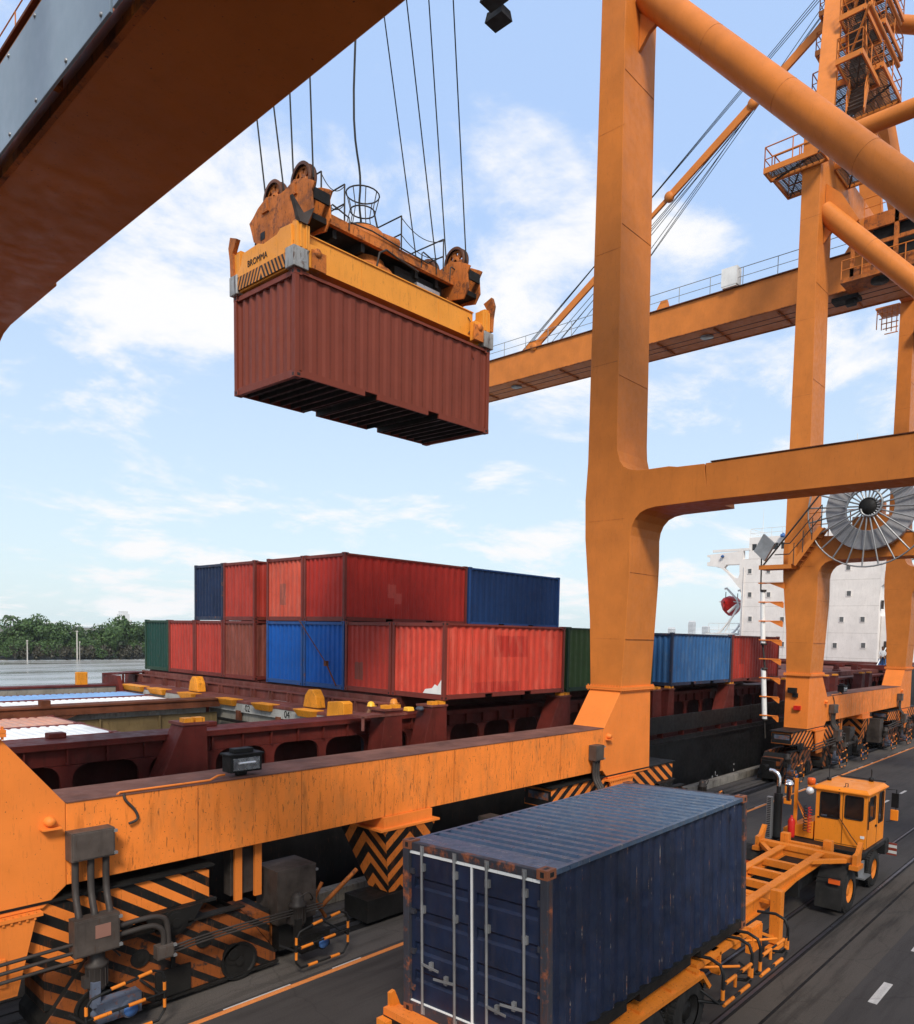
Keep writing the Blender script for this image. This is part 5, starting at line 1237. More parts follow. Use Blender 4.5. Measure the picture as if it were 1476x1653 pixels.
# ------------------------------------------------------------------ trailer, container on it, tractor
RT_ = frame3((.9993, .0373, -.0043), (-.0373, .9993, -.034))
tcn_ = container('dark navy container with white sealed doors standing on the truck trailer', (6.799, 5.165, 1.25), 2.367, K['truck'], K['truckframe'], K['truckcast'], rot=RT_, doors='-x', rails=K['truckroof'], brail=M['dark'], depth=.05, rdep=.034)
tr = thing('container_trailer', 'orange container trailer with skeletal neck and striped side hoops under the navy container', 'trailer')
B = lambda n, g, mt, **k: g.build(n, mt, tr, **k)
y1, y2 = 5.93, 6.83
g = MB()
for y in (y1, y2):
    g.box(6.7, y-.09, 1.16, 12.9, y+.09, 1.20).box(6.7, y-.015, .86, 12.9, y+.015, 1.16).box(6.7, y-.09, .82, 12.9, y+.09, .86)
    g.prism([(12.9, 1.16), (18.35, 1.30), (18.35, 1.335), (12.9, 1.20)], 'y', y-.09, y+.09)
    g.prism([(12.9, .86), (14.9, .90), (16.6, 1.10), (18.3, 1.14), (18.3, 1.30), (12.9, 1.16)], 'y', y-.015, y+.015)
    g.prism([(12.9, .82), (14.9, .86), (16.6, 1.06), (18.3, 1.10), (18.3, 1.14), (16.6, 1.10), (14.9, .90), (12.9, .86)], 'y', y-.085, y+.085)
B('main_rail', g, M['chassis'], recalc=True)
g = MB()
for x in (13.3, 14.3, 15.4, 16.2, 17.0): g.box(x, y1+.02, 1.02+(x-13)*.03, x+.14, y2-.02, 1.17+(x-13)*.03)
g.tube((14.9, y1, 1.12), (14.9, y2, 1.12), .07, 10)
B('cross_member', g, M['chassis'])
g = MB().box(18.33, 5.22, 1.22, 18.52, 7.5, 1.36).bar((17.6, y1, 1.27), (18.3, 5.35, 1.27), .12, .1).bar((17.6, y2, 1.27), (18.3, 7.35, 1.27), .12, .1)
g.prism([(5.35, 1.18), (5.95, 1.02), (6.75, 1.02), (7.35, 1.18), (7.35, 1.22), (5.35, 1.22)], 'x', 18.36, 18.5)
B('front_bolster', g, M['chassis'], bevel=.01)
for y in (5.14, 7.46):
    s = -1 if y < 6 else 1
    B('corner_guide', MB().prism([(18.25, 1.18), (18.6, 1.18), (18.62, 1.42), (18.75, 1.66), (18.66, 1.68), (18.45, 1.46), (18.25, 1.44)], 'y', y-.05, y+.05).box(18.2, y-.1, 1.1, 18.62, y+.1, 1.2), M['chassis'], recalc=True)
B('gooseneck_stop', MB().box(18.66, 5.85, 1.2, 18.78, 6.95, 1.38).box(18.62, 5.78, 1.15, 18.82, 5.98, 1.56).box(18.62, 6.82, 1.15, 18.82, 7.02, 1.56), M['chassis'], bevel=.01)
g = MB()
for y in (5.58, 7.18): g.box(14.68, y-.12, .30, 14.86, y+.1, 1.38).box(14.5, y-.1, .18, 15.0, y+.1, .26).bar((14.75, y, .4), (13.4, y1 if y < 6 else y2, 1.0), .06, .06).bar((14.75, y, 1.1), (14.75, 6.38, 1.1), .08, .08)
B('landing_leg', g, M['chassis'], bevel=.01)
g = MB().prism([(5.20, 1.0), (5.50, 1.0), (5.50, 1.12), (5.20, 1.07)], 'x', 6.4, 10.85).prism([(10.85, 1.0), (10.85, 1.1), (11.15, .78), (11.08, .75)], 'y', 5.2, 5.42)
for x in (7.2, 8.1, 9.0, 9.9, 10.7): g.box(x, 5.25, 1.07, x+.12, 5.48, 1.13)
g.box(6.4, 7.6, 1.0, 10.85, 7.8, 1.1)
B('side_rail', g, M['chassis'])
g = MB().box(6.62, 5.2, 1.06, 6.74, 7.75, 1.2).box(6.5, 5.2, .8, 6.62, 7.78, 1.22); B('rear_bumper', g, M['haz'], org=(6.6, 6.5, 0))
for y in (5.18, 7.76): B('rear_guide', MB().prism([(6.6, .8), (6.78, .8), (6.78, 1.15), (6.66, 1.42), (6.58, 1.40)], 'y', y-.03, y+.03), M['chassis'])
g = MB().box(10.9, 5.35, 1.05, 12.9, 5.55, 1.15).box(12.5, 5.4, .9, 12.7, 5.9, 1.15).box(11.6, 5.4, .9, 11.8, 5.9, 1.15).prism([(5.35, .7), (5.5, .7), (5.9, 1.1), (5.35, 1.1)], 'x', 11.75, 11.8)
B('outrigger', g, M['chassis'])
for x0, x1 in ((11.0, 12.15), (12.45, 13.75)):
    g = MB()
    for x in (x0+.05, x1): g.path([(x, 5.55, 1.22), (x, 5.2, 1.26), (x, 5.02, 1.2), (x, 4.96, 1.05), (x, 4.96, .68), (x, 5.05, .58), (x-.15, 5.3, .58)], .028, 7)
    g.path([(x0-.05, 5.3, .75), (x0, 5.0, .60), (x0+.2, 4.96, .55), (x1-.1, 4.96, .55), (x1, 4.96, .6)], .022, 6).path([(x0+.05, 4.96, .9), (x1, 4.96, .9)], .02, 6)
    h = B('side_hoop', g, M['black'])
    b = MB()
    for a, z in ((.15, .9), (.75, .9), (.10, .55), (.70, .55)): b.tube((x0+a, 4.96, z), (x0+a+.36, 4.96, z), .032, 8)
    for x in (x0+.5, x1-.1): b.tube((x, 4.96, .72), (x, 4.96, .9), .03, 8)
    for x in (x0+.05, x1): b.tube((x, 4.96, .66), (x, 4.96, .82), .034, 8)
    b.path([(x0+.1, 5.5, 1.0), (x1-.3, 5.05, .92)], .025, 6)
    b.build('hoop_band', M['chassis'], h)
g = MB().box(12.9, 5.3, .72, 13.35, 5.4, 1.2)
for i in range(7): g.box(12.92+i*.062, 5.27, .74, 12.95+i*.062, 5.30, 1.18)
B('ribbed_guard', g, M['chassis'])
def wheel(parent, c, r=.5, w=.26, face=-1, rim='chassis'):
    x, y, z = c; s = face
    pr = [(r*.56, -w/2), (r*.9, -w/2), (r*.98, -w*.36), (r, -w*.2), (r, w*.2), (r*.98, w*.36), (r*.9, w/2), (r*.56, w/2)]
    t = MB().lathe(pr, c, 'y', 36)
    for i in range(36):
        a = 2*math.pi*i/36; p = Vector((x+(r+.004)*math.cos(a), y, z+(r+.004)*math.sin(a)))
        t.bar(p+Vector((0, -w*.42, 0)), p+Vector((0, -w*.08, 0)), .05, .03, upv=(math.cos(a), 0, math.sin(a))).bar(p+Vector((0, w*.08, 0)), p+Vector((0, w*.42, 0)), .05, .03, upv=(math.cos(a), 0, math.sin(a)))
    wh = t.build('wheel', M['rubber'], parent)
    q = MB().lathe([(r*.57, s*w*.42), (r*.50, s*w*.38), (r*.46, s*w*.12), (r*.30, s*w*.1), (r*.26, s*w*.3), (r*.14, s*w*.34), (0, s*w*.34)], c, 'y', 28)
    for i in range(8): a = i*math.pi/4; q.tube((x+r*.38*math.cos(a), y+s*w*.1, z+r*.38*math.sin(a)), (x+r*.38*math.cos(a), y+s*w*.2, z+r*.38*math.sin(a)), .02, 6)
    q.build('rim', M[rim], wh)
for x in (9.35, 10.62):
    for y, f in ((5.42, -1), (5.72, -1), (7.2, 1), (7.5, 1)): wheel(tr, (x, y, .5), .5, .27, f, 'dark')
B('axle', MB().tube((10.62, 5.4, .5), (10.62, 7.5, .5), .07, 10).tube((9.35, 5.4, .5), (9.35, 7.5, .5), .07, 10).box(8.8, 5.88, .55, 11.2, 5.98, .8).box(8.8, 6.78, .55, 11.2, 6.88, .8), M['dark'])
B('mudflap', MB().path([(10.95, 5.3, 1.0), (11.0, 5.25, .9), (10.98, 5.24, .78)], .025, 6), M['rubber'])
# tractor
tk = thing('terminal_tractor', 'orange yard tractor with boxy cab, black fenders and tall exhaust pulling the trailer', 'tractor')
B = lambda n, g, mt, **k: g.build(n, mt, tk, **k)
B('frame', MB().box(17.1, 6.05, .62, 22.3, 6.2, .9).box(17.1, 6.95, .62, 22.3, 7.1, .9).box(17.2, 6.2, .7, 17.4, 6.95, .88).box(19.6, 6.2, .5, 22.2, 6.95, .95).box(17.0, 5.95, .55, 17.12, 7.2, .95), M['black'])
B('fifth_wheel', MB().box(17.9, 6.1, 1.0, 18.9, 7.0, 1.08).box(18.1, 6.2, .9, 18.7, 6.9, 1.0), M['dark'])
B('cab_platform', MB().box(20.3, 5.52, .84, 22.62, 7.9, .98).box(22.3, 5.5, .55, 22.66, 7.9, .95).box(19.7, 5.6, .45, 20.5, 6.0, .8), M['black'], bevel=.02)
B('cab_step', MB().box(19.9, 5.35, .42, 20.45, 5.55, .46).box(19.9, 5.5, .46, 20.4, 5.54, .8), M['steel'])
cab = MB()
def panel(g, ax, a0, a1, b0, b1, c0, c1, wins):   # a wall with window openings made of strips
    wins = sorted(wins); cur = b0
    def bx(p0, p1, z0, z1):
        if p1-p0 < .002 or z1-z0 < .002: return
        if ax == 'x': g.box(a0, p0, z0, a1, p1, z1)
        else: g.box(p0, a0, z0, p1, a1, z1)
    for w0, w1, z0, z1 in wins: bx(cur, w0, c0, c1); bx(w0, w1, c0, z0); bx(w0, w1, z1, c1); cur = w1
    bx(cur, b1, c0, c1)
RW = [(5.69, 6.14, 1.72, 2.33), (6.28, 6.78, 1.66, 2.33)]; SW = [(20.98, 21.5, 1.68, 2.3), (21.82, 22.26, 1.5, 2.32)]
panel(cab, 'x', 20.75, 20.79, 5.6, 6.9, .98, 2.44, RW); panel(cab, 'y', 5.6, 5.64, 20.79, 22.4, .98, 2.44, SW); panel(cab, 'y', 6.86, 6.9, 20.79, 22.4, .98, 2.44, SW)
panel(cab, 'x', 22.36, 22.4, 5.64, 6.86, .98, 2.44, [(5.72, 6.78, 1.5, 2.34)])
cab.box(20.79, 5.64, .98, 22.36, 6.86, 1.02)
cb = B('cab', cab, M['truck_yellow'])
MB().frus((20.70, 5.55, 22.46, 6.95, 2.44), (20.78, 5.63, 22.38, 6.87, 2.52)).box(20.68, 5.53, 2.40, 22.48, 6.97, 2.44).build('roof', M['truck_yellow'], cb, bevel=.01)
for w in RW:
    q = MB().box(20.765, w[0]+.0, w[2], 20.775, w[1], w[3]).build('rear_window', M['glass'], cb)
    f = MB().path([(20.745, w[0]+.03, w[2]), (20.745, w[1]-.03, w[2]), (20.745, w[1], w[2]+.03), (20.745, w[1], w[3]-.03), (20.745, w[1]-.03, w[3]), (20.745, w[0]+.03, w[3]), (20.745, w[0], w[3]-.03), (20.745, w[0], w[2]+.03)], .014, 6, closed=True).build('window_seal', M['rubber'], q)
for w in SW:
    q = MB().box(w[0], 5.615, w[2], w[1], 5.625, w[3]).box(w[0], 6.875, w[2], w[1], 6.885, w[3]).build('side_window', M['glass'], cb)
    MB().path([(w[0]+.03, 5.595, w[2]), (w[1]-.03, 5.595, w[2]), (w[1], 5.595, w[2]+.03), (w[1], 5.595, w[3]-.03), (w[1]-.03, 5.595, w[3]), (w[0]+.03, 5.595, w[3]), (w[0], 5.595, w[3]-.03), (w[0], 5.595, w[2]+.03)], .013, 6, closed=True).build('window_seal', M['rubber'], q)
MB().box(22.375, 5.72, 1.5, 22.385, 6.78, 2.34).build('windscreen', M['glass'], cb)
MB().box(20.742, 6.19, 1.0, 20.75, 6.2, 2.42).box(20.742, 5.62, 1.01, 20.75, 6.88, 1.02).box(21.7, 5.594, 1.0, 21.71, 5.6, 2.4).box(20.85, 5.594, 1.0, 20.86, 5.6, 2.4).build('panel_seam', M['dark'], cb)
MB().box(21.55, 5.56, 1.45, 21.62, 5.6, 1.5).tube((20.80, 5.56, 1.5), (20.80, 5.56, 2.25), .014, 6).box(20.735, 6.78, 1.62, 20.75, 6.84, 1.66).build('door_handle', M['black'], cb)
MB().box(20.738, 6.6, 1.69, 20.762, 6.74, 1.73).build('sticker', M['paleblue'], cb); MB().box(20.742, 5.63, 1.25, 20.752, 5.73, 1.32).build('sticker', M['whitepaint'], cb)
MB().path([(20.72, 6.3, 2.2), (20.72, 6.26, 1.7), (20.68, 5.95, 1.3), (20.68, 5.65, .95)], .012, 5).path([(20.72, 6.3, 2.2), (20.72, 6.3, 2.46), (20.9, 6.2, 2.54), (20.9, 6.2, 2.62), (20.9, 6.14, 2.62), (20.9, 6.14, 2.53)], .012, 5).build('loose_cable', M['black'], cb)
MB().path([(20.8, 6.9, 2.56), (22.4, 6.9, 2.56), (22.4, 5.6, 2.56)], .015, 5).build('roof_rail', M['black'], cb)
b = MB().lathe([(0, 0), (.10, 0), (.105, .13), (.09, .17), (0, .18)], (20.72, 7.03, 2.50), 'z', 14); B('beacon', b, M['beacon'])
B('beacon_bracket', MB().box(20.65, 6.9, 2.44, 20.8, 7.1, 2.49), M['truck_yellow'])
B('work_lamp', MB().lathe([(0, -.09), (.08, -.08), (.11, 0), (.1, .03), (0, .05)], (20.6, 7.02, 2.34), 'x', 14), M['lamp'])
B('aerial', MB().tube((21.6, 6.85, 2.52), (21.6, 6.85, 2.95), .01, 5).lathe([(0, 0), (.06, 0), (.06, .08), (0, .1)], (21.6, 6.85, 2.52), 'z', 10).lathe([(0, 0), (.06, 0), (.07, .1), (0, .14)], (22.3, 5.95, 2.52), 'z', 10).path([(22.3, 5.95, 2.6), (22.32, 5.95, 2.8), (22.28, 5.95, 2.86)], .015, 5), M['black'])
g = MB().path([(22.4, 5.55, 2.35), (22.55, 5.35, 2.35), (22.55, 5.35, 1.5), (22.4, 5.55, 1.45)], .014, 6).box(22.5, 5.28, 1.85, 22.55, 5.46, 2.25); B('mirror_arm', g, M['black'])
B('mirror', MB().box(22.44, 5.26, 1.5, 22.50, 5.46, 1.8), M['truck_yellow'], bevel=.02)
B('engine_cover', MB().prism([(6.95, 1.0), (7.75, 1.0), (7.75, 1.18), (6.95, 1.48)], 'x', 20.75, 22.4), M['truck_yellow'], bevel=.01)
B('mirror_post', MB().box(21.0, 7.5, .98, 21.08, 7.58, 2.55).bar((21.04, 7.54, 2.0), (21.04, 7.2, 1.3), .025, .025).bar((21.04, 7.54, 2.0), (21.5, 7.3, 1.3), .025, .025), M['truck_yellow'])
B('left_mirror', MB().box(20.9, 7.62, 2.1, 20.95, 7.82, 2.48).box(20.9, 7.62, 1.8, 20.95, 7.84, 1.96), M['truck_yellow'], bevel=.02)
ex = B('exhaust_stack', MB().tube((20.3, 7.75, 1.0), (20.3, 7.75, 2.2), .11, 16).tube((20.3, 7.75, 2.2), (20.3, 7.75, 2.4), .06, 12), M['black'])
MB().path([(20.3, 7.75, 2.35), (20.3, 7.75, 2.62), (20.3, 7.80, 2.74), (20.3, 7.92, 2.80), (20.3, 8.02, 2.80)], .055, 12).build('exhaust_pipe', M['chrome'], ex)
MB().box(20.12, 7.86, .95, 20.24, 8.0, 2.1).build('heat_shield', M['steel'], ex)
for i in range(1):
    q = MB()
    for j in range(22): q.box(20.108, 7.88, 1.0+j*.05, 20.12, 7.98, 1.02+j*.05)
    q.build('shield_slot', M['black'], ex)
B('air_cleaner_cap', MB().lathe([(0, 0), (.06, 0), (.06, .4), (.13, .42), (.13, .47), (.07, .56), (0, .58)], (20.5, 7.55, 2.0), 'z', 16), M['chrome'])
fe = MB().lathe([(0, 0), (.09, 0), (.095, .05), (.095, .45), (.06, .52), (.03, .54), (.03, .6), (0, .6)], (20.45, 7.42, 1.02), 'z', 16).build('fire_extinguisher', M['red'])
tag(fe, 'red fire extinguisher standing by the exhaust stack of the tractor', 'fire extinguisher')
g = MB()
for y0, mtn in ((7.0, 'red'), (7.12, 'black')):
    q = MB().path([(20.62+.06*math.cos(t*1.3), y0+.05*math.sin(t*1.3), 1.9-t*.016-(.02 if mtn == 'red' else 0)) for t in range(44)], .012, 5); B('air_hose', q, M[mtn])
for y in (5.42, 5.72, 7.5, 7.8): wheel(tk, (18.55, y, .5), .5, .27, -1 if y < 6 else 1)
for y in (5.55, 7.7): wheel(tk, (20.98, y, .47), .47, .28, -1 if y < 6 else 1)
for y0, y1 in ((5.28, 5.88), (7.35, 7.95)):
    a = [(18.55+.62*math.cos(R(t)), .52+.60*math.sin(R(t))) for t in range(20, 181, 10)]+[(17.90, .18)]
    b = [(18.55+.585*math.cos(R(t)), .52+.565*math.sin(R(t))) for t in range(20, 181, 10)]+[(17.935, .18)]
    f = B('rear_fender', MB().prism(a+b[::-1], 'y', y0, y1), M['rubber'], recalc=True)
    MB().box(17.88, y0+.05, .78, 17.93, y0+.3, .88).build('tail_lamp', M['beacon'], f); MB().tube((17.86, y0, .95), (17.86, y1, .88), .015, 6).build('fender_bar', M['black'], f)
B('front_fender', MB().prism([(20.4, .84), (20.45, .6), (20.5, .6), (20.5, .84)], 'y', 5.45, 5.75).box(20.5, 5.7, .3, 20.9, 5.75, .84), M['black'])
B('striped_flap', MB().box(22.66, 5.3, .48, 22.69, 5.55, .82), M['flap'], org=(22.66, 5.4, .45))
B('battery_box', MB().box(19.4, 5.55, .4, 20.2, 6.0, .85), M['black'], bevel=.03)

# ------------------------------------------------------------------ people
def person(label, loc, rz, pose, top, legs, helmet=None, scale=1.):
    t = thing('person', label, 'person', loc, rz)
    J = {'stand': dict(pel=(0, 0, .95), ch=(0.06, 0, 1.22), nk=(.14, 0, 1.45), hd=(.22, 0, 1.60), kn=((.05, .1, .5), (.02, -.1, .5)), an=((0, .12, .08), (0, -.12, .08)), el=((.28, .26, 1.22), (.28, -.26, 1.22)), wr=((.46, .16, 1.30), (.46, -.16, 1.30))),
         'sit': dict(pel=(0, 0, .47), ch=(0.04, 0, .78), nk=(.08, 0, 1.02), hd=(.14, 0, 1.18), kn=((.42, .12, .48), (.42, -.12, .48)), an=((.40, .13, .07), (.40, -.13, .07)), el=((.14, .24, .78), (.14, -.24, .78)), wr=((.36, .14, .62), (.36, -.14, .62)))}[pose]
    v = [J['pel'], J['ch'], J['nk'], J['hd']]; r = [.15, .17, .062, .075]; e = [(0, 1), (1, 2), (2, 3)]
    def add(p, rr, par): v.append(p); r.append(rr); e.append((par, len(v)-1)); return len(v)-1
    for i in (0, 1):
        sy = 1 if i == 0 else -1; ch = J['ch']
        sh = add((J['nk'][0]-.03, sy*.18, J['nk'][2]-.09), .065, 2 if False else 1); el = add(J['el'][i], .045, sh); wr = add(J['wr'][i], .030, el)
        pw = Vector(J['wr'][i]); d = (pw-Vector(J['el'][i])).normalized(); side = Vector((0, 1, 0)) - d*d.y
        side.normalize(); palm = add(tuple(pw+d*.06), .034, wr)
        for f, ln in zip((-1.5, -.5, .5, 1.5), (.06, .075, .07, .055)):
            a = add(tuple(pw+d*.10+side*f*.016), .009, palm); add(tuple(pw+d*(.10+ln)+side*f*.018+Vector((0, 0, -.015))), .008, a)
        add(tuple(pw+d*.06+side*sy*-.045), .010, palm)
        hp = add((J['pel'][0], sy*.09, J['pel'][2]-.03), .095, 0); kn = add(J['kn'][i], .062, hp); an = add(J['an'][i], .042, kn); add((J['an'][i][0]+.15, J['an'][i][1], .035), .036, an)
    me = bpy.data.meshes.new('body'); me.from_pydata(v, e, [])
    o = bpy.data.objects.new('body', me); COL.objects.link(o); o.modifiers.new('skin', 'SKIN'); sb = o.modifiers.new('sub', 'SUBSURF'); sb.levels = 2; sb.render_levels = 2
    for i, sv in enumerate(me.skin_vertices[0].data): sv.radius = (r[i], r[i]); sv.use_root = (i == 0)
    dg = bpy.context.evaluated_depsgraph_get(); m2 = bpy.data.meshes.new_from_object(o.evaluated_get(dg)); bpy.data.objects.remove(o)
    m2.name = 'body'; m2.materials.clear(); [m2.materials.append(q) for q in (M[top], M[legs], M['skin'], M['hair'])]
    zp = J['pel'][2]; hands = [Vector(w) for w in J['wr']]
    for p in m2.polygons:
        c = p.center; p.use_smooth = True
        if any((c-h).length < .03 or (c-h).dot((h-Vector(J['el'][i])).normalized()) > 0 and (c-h).length < .2 for i, h in enumerate(hands)): p.material_index = 2
        elif c.z > J['nk'][2]-.0: p.material_index = 2
        elif c.z < .1: p.material_index = 3
        elif pose == 'stand' and c.z < zp+.02 or pose == 'sit' and (c.z < .55 and c.x > .05 or c.z < .42): p.material_index = 1
    o = bpy.data.objects.new('body', m2); COL.objects.link(o); o.parent = t
    h = Vector(J['hd'])+Vector((.0, 0, .03))
    hm = MB().lathe([(0, -.13), (.045, -.115), (.068, -.06), (.078, 0), (.074, .06), (.045, .105), (0, .12)], h, 'z', 18); hm.add([h+Vector((.07, 0, .01)), h+Vector((.105, 0, -.03)), h+Vector((.07, .018, -.035)), h+Vector((.07, -.018, -.035))], [(0, 1, 2), (0, 3, 1), (1, 3, 2)])
    for sy in (-1, 1): hm.lathe([(0, -.012), (.024, -.008), (.026, .012), (0, .016)], h+Vector((0, sy*.078, -.01)), 'y', 8)
    hd = hm.build('head', M['skin'], t)
    q = MB()
    for sy in (-1, 1): q.lathe([(0, 0), (.010, .003), (0, .008)], h+Vector((.070, sy*.028, .015)), 'x', 8)
    q.box(h.x+.068, -.022, h.z-.068, h.x+.074, .022, h.z-.060); q.build('eye_and_mouth', M['hair'], hd)
    if helmet:
        MB().lathe([(.125, -.005), (.118, .01), (.108, .03), (.100, .08), (.065, .125), (0, .14)], h+Vector((-.005, 0, .02)), 'z', 22).box(h.x+.08, -.06, h.z+.02, h.x+.16, .06, h.z+.03).build('helmet', M[helmet], t)
    else: MB().lathe([(.083, -.04), (.088, .02), (.082, .07), (.05, .118), (0, .132)], h+Vector((-.012, 0, .0)), 'z', 18).build('hair', M['hair'], t)
    if scale != 1.: t.scale = (scale,)*3
    return t
person('worker in orange vest and dusty orange helmet leaning forward behind the pedestal on the ship', (14.35, 17.20, 2.62), R(-60), 'stand', 'cloth_orange', 'cloth_dark', 'helmet_o')
person('worker with a bright yellow hard hat standing low behind the lashing bench on the ship', (14.1, 17.9, 2.50), R(-75), 'stand', 'cloth_dark', 'cloth_dark', 'helmet_y')
person('man in a white shirt sitting beside the doorway of the ship deckhouse', (71.6, 18.75, 4.6), R(200), 'sit', 'cloth_white', 'cloth_dark', None, 1.15)
st = MB().box(71.4, 18.5, 4.5, 71.9, 19.0, 5.05).build('stool', M['blue']); tag(st, 'blue stool under the sitting man at the ship doorway', 'stool')
pf = MB().box(69.5, 17.8, 4.1, 76, 20.3, 4.5).build('side_platform', M['deckred'], ship)
gb = MB().frus((14.75, 16.7, 15.0, 16.95, 4.03), (14.77, 16.72, 14.98, 16.93, 4.15)).build('lashing_gloves', M['helmet_y'], None, bevel=.02); tag(gb, 'yellow gloves lying on the lashing bench on the ship', 'gloves')
gb = MB().lathe([(0, 0), (.12, 0), (.14, .06), (.08, .12), (0, .13)], (15.25, 16.75, 4.03), 'z', 9).lathe([(0, 0), (.09, 0), (.1, .05), (0, .1)], (15.4, 16.85, 4.03), 'z', 7).build('rag_bundle', M['paleblue']); tag(gb, 'pale blue rag bundle lying on the lashing bench beside the gloves', 'rags')

# ------------------------------------------------------------------ far shore
random.seed(11)
def crown_mesh(name, n, rx, rz, lobes, mat, leaf=.5):
    g = MB(); L = []
    for i in range(lobes):
        a = random.uniform(0, 2*math.pi); q = random.uniform(0, .75)
        L.append((math.cos(a)*rx*q, math.sin(a)*rx*q, random.uniform(-.5, .75)*rz, random.uniform(.28, .52)*rx))
    for i in range(n):
        cx, cy, cz, r = random.choice(L); u = random.uniform(-1, 1); a = random.uniform(0, 2*math.pi); s = math.sqrt(1-u*u); rr = r*random.uniform(.72, 1.06)
        p = Vector((cx+rr*s*math.cos(a), cy+rr*s*math.sin(a), cz+rr*u*.8)); d = Vector((random.gauss(0, 1), random.gauss(0, 1), random.gauss(0, 1)+.6)).normalized()
        t1 = d.orthogonal().normalized(); t2 = d.cross(t1); w = leaf*random.uniform(.6, 1.3); h = w*.6
        g.add([p-t1*w*.5, p+t2*h*.5, p+t1*w*.5, p-t2*h*.5], [(0, 1, 2, 3)])
    o = g.build(name, mat); me = o.data; bpy.data.objects.remove(o); return me
crowns = [crown_mesh('crown', 2200, 4.2, 2.6, 11, M['leaf'], .5) for _ in range(5)]
bushes = [crown_mesh('nipa_tuft', 900, 3.2, 1.0, 8, M['nipa'], .9) for _ in range(2)]
def trunk_mesh():
    g = MB().tube((0, 0, -5.5), (.1, .1, 0), .28, 7, 0, .14)
    for i in range(6): a = i*1.05; g.tube((.05, .05, -2+i*.25), (2.2*math.cos(a), 2.2*math.sin(a), .3+i*.2), .10, 5, 0, .04)
    o = g.build('trunk', M['bark']); me = o.data; bpy.data.objects.remove(o); return me
tm = trunk_mesh()
TREES = []
# (x, y, crown centre height, scale)
for i in range(30):
    x = 40+i*2.6+random.uniform(-.8, .8); h = 3.3+1.2*math.sin(i*.8+1)+random.uniform(-.7, .9); TREES.append((x, 203+random.uniform(-1, 5)+max(0, x-75)*.05, h, random.uniform(.85, 1.25), 0))
for i in range(26): TREES.append((38+i*2.9+random.uniform(-1, 1), 201+random.uniform(-1, 1.5), .6+random.uniform(-.3, .5), random.uniform(.6, .85), 0))
for i in range(22): TREES.append((-20+i*2.6, 205, 3.2+random.uniform(-.8, 1), random.uniform(.9, 1.2), 0))
for i in range(24): TREES.append((122+i*5.5, 208+i*2.6, 3.0+random.uniform(-1, 1), random.uniform(.9, 1.3), 0))
for i, (x, y, h, s, _) in enumerate(TREES):
    nm = 'rounded mangrove tree on the far river bank' if s > .85 else 'low mangrove bush at the water edge of the far bank'
    t = thing('mangrove_tree' if s > .85 else 'mangrove_bush', nm, 'tree' if s > .85 else 'bush', (x, y, -1.5), random.uniform(0, 6.28), 'mangroves along the far river bank' if s > .85 else 'low mangroves at the water edge')
    o = bpy.data.objects.new('crown', random.choice(crowns)); COL.objects.link(o); o.parent = t; o.location = (0, 0, h+1.5); o.scale = (s, s, s*random.uniform(.9, 1.25))
    if s > .85: o = bpy.data.objects.new('trunk', tm); COL.objects.link(o); o.parent = t; o.location = (0, 0, h+1.5)
for i in range(13):
    x = 56+i*2.35+random.uniform(-.5, .5)
    o = bpy.data.objects.new('nipa_palm', random.choice(bushes)); COL.objects.link(o); o.location = (x, 199.6, -.4+random.uniform(-.2, .3)); o.rotation_euler = (0, 0, random.uniform(0, 6)); o.scale = (.62, .5, .95)
    tag(o, 'brownish low nipa palm clump at the far water edge', 'palm', 'nipa palms at the far water edge')
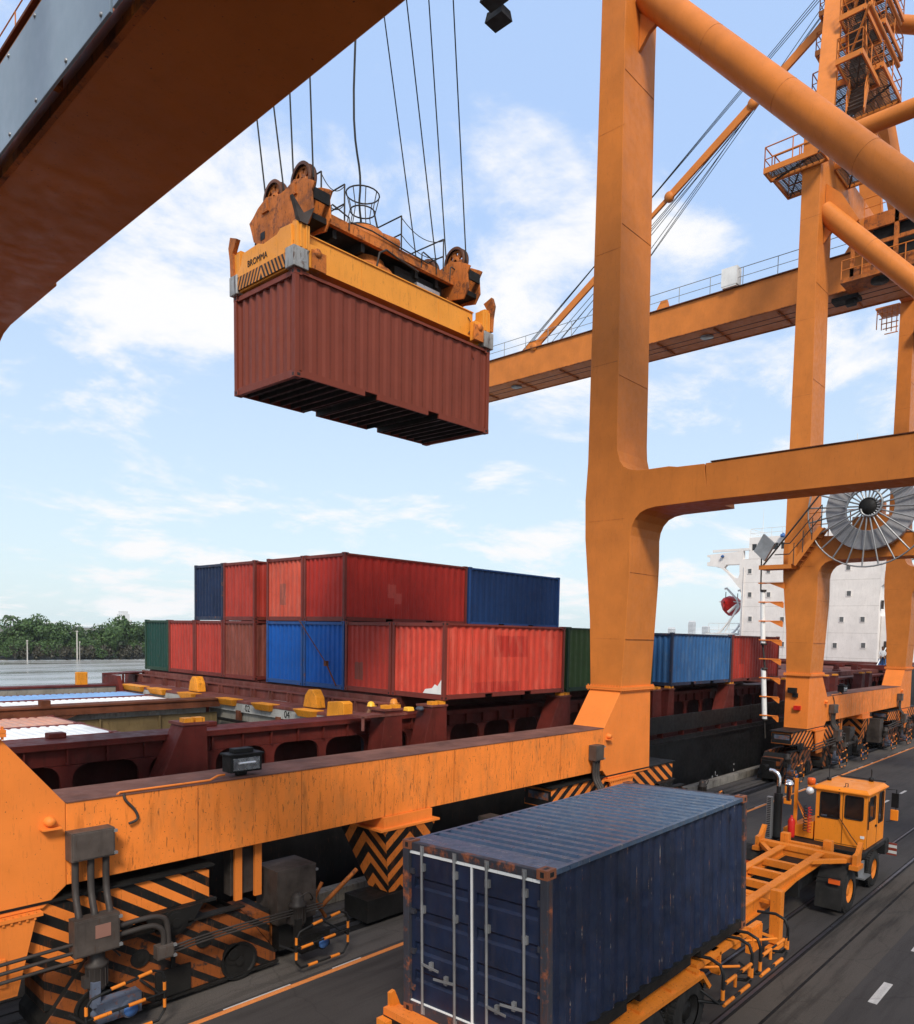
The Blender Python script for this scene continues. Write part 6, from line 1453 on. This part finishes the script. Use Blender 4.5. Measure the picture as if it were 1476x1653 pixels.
def palm(x, y, z, s, label):
    t = thing('coconut_palm', label, 'palm', (x, y, z-7*s), 0, 'coconut palms behind the mangroves')
    MB().path([(0, 0, 0), (.15*s, 0, 3*s), (.1*s, 0, 7*s)], .14*s, 6).build('trunk', M['bark'], t); g = MB()
    for i in range(15):
        a = i*.84; el = random.uniform(-.3, .95); L_ = 2.3*s
        pts = [Vector((.1*s, 0, 7*s))+Vector((math.cos(a)*math.cos(el)*L_*u, math.sin(a)*math.cos(el)*L_*u, math.sin(el)*L_*u-1.7*s*u*u)) for u in (0, .35, .7, 1)]
        for p, q in zip(pts, pts[1:]):
            sd_ = (q-p).cross(Vector((0, 0, 1))).normalized()*.34*s
            g.add([p, p+sd_*.9-Vector((0, 0, .25*s)), q+sd_*.6-Vector((0, 0, .25*s)), q, p-sd_*.9-Vector((0, 0, .25*s)), q-sd_*.6-Vector((0, 0, .25*s))], [(0, 1, 2, 3), (0, 3, 5, 4)])
    g.build('frond_crown', M['frond'], t)
for x, y, z, s in ((73.5, 222, 6.4, .85), (79.2, 228, 5.8, .8), (92.5, 226, 5.9, .9), (95.0, 224, 5.2, .8), (97.2, 229, 6.0, .9), (88.5, 226, 5.1, .7), (62, 224, 8.2, .9), (53, 222, 8.6, 1.0), (71.8, 226, 6.6, .5)): palm(x, y, z, s, 'coconut palm rising behind the far mangroves')
for (x, z1, r, lb_) in ((56.5, 2.8, .13, 'short rusty mooring pole standing in the water at the far bank'), (66.8, 5.1, .16, 'tallest white mooring pole at the far bank'), (67.35, 2.6, .08, 'thin grey pole close beside the tallest white mooring pole')):
    o = MB().tube((x, 192.5, -3), (x, 192.5, z1), r, 8, 0, r*.8).box(x-r*1.2, 192.3, z1-.3, x+r*1.2, 192.7, z1).build('mooring_pole', M['wpole']); tag(o, lb_, 'pole')
def tower(label, x, y, w, d, h, steps, group=None):
    t = thing('tower_block', label, 'building', (x, y, 0)); z = -2
    g = MB(); w_ = w; z0 = -2.
    for i, hh in enumerate(steps): g.box(-w_/2, -d/2, z0, w_/2, d/2, hh); z0 = hh+.01; w_ *= .62
    g.build('wall', M['tower'], t); g = MB(); z = 3
    while z < steps[0]-2: g.box(-w/2-.05, -d/2-.05, z, w/2+.05, -d/2, z+1.4).box(-w/2-.06, -d/2, z, -w/2, d/2-.5, z+1.4); z += 3.2
    g.build('window_band', M['shipglass'], t)
tower('pale tower block rising above the trees on the far bank', 283, 705, 11, 10, 12, (12.5, 17.5, 20))
tower('distant hazy tower block between the crane legs, tallest of three', 1743, 905, 14, 14, 54, (50, 54))
tower('distant hazy tower block, lower and right of the tallest', 1820, 905, 18, 14, 40, (41, 42))
tower('distant hazy tower block, lowest and left of the tallest', 1640, 905, 16, 12, 40, (33, 35))
# ------------------------------------------------------------------ haze
hz = MB().box(-900, -110, -5, 2300, 1100, 62).build('haze', M['haze']); tag(hz, kind='stuff')
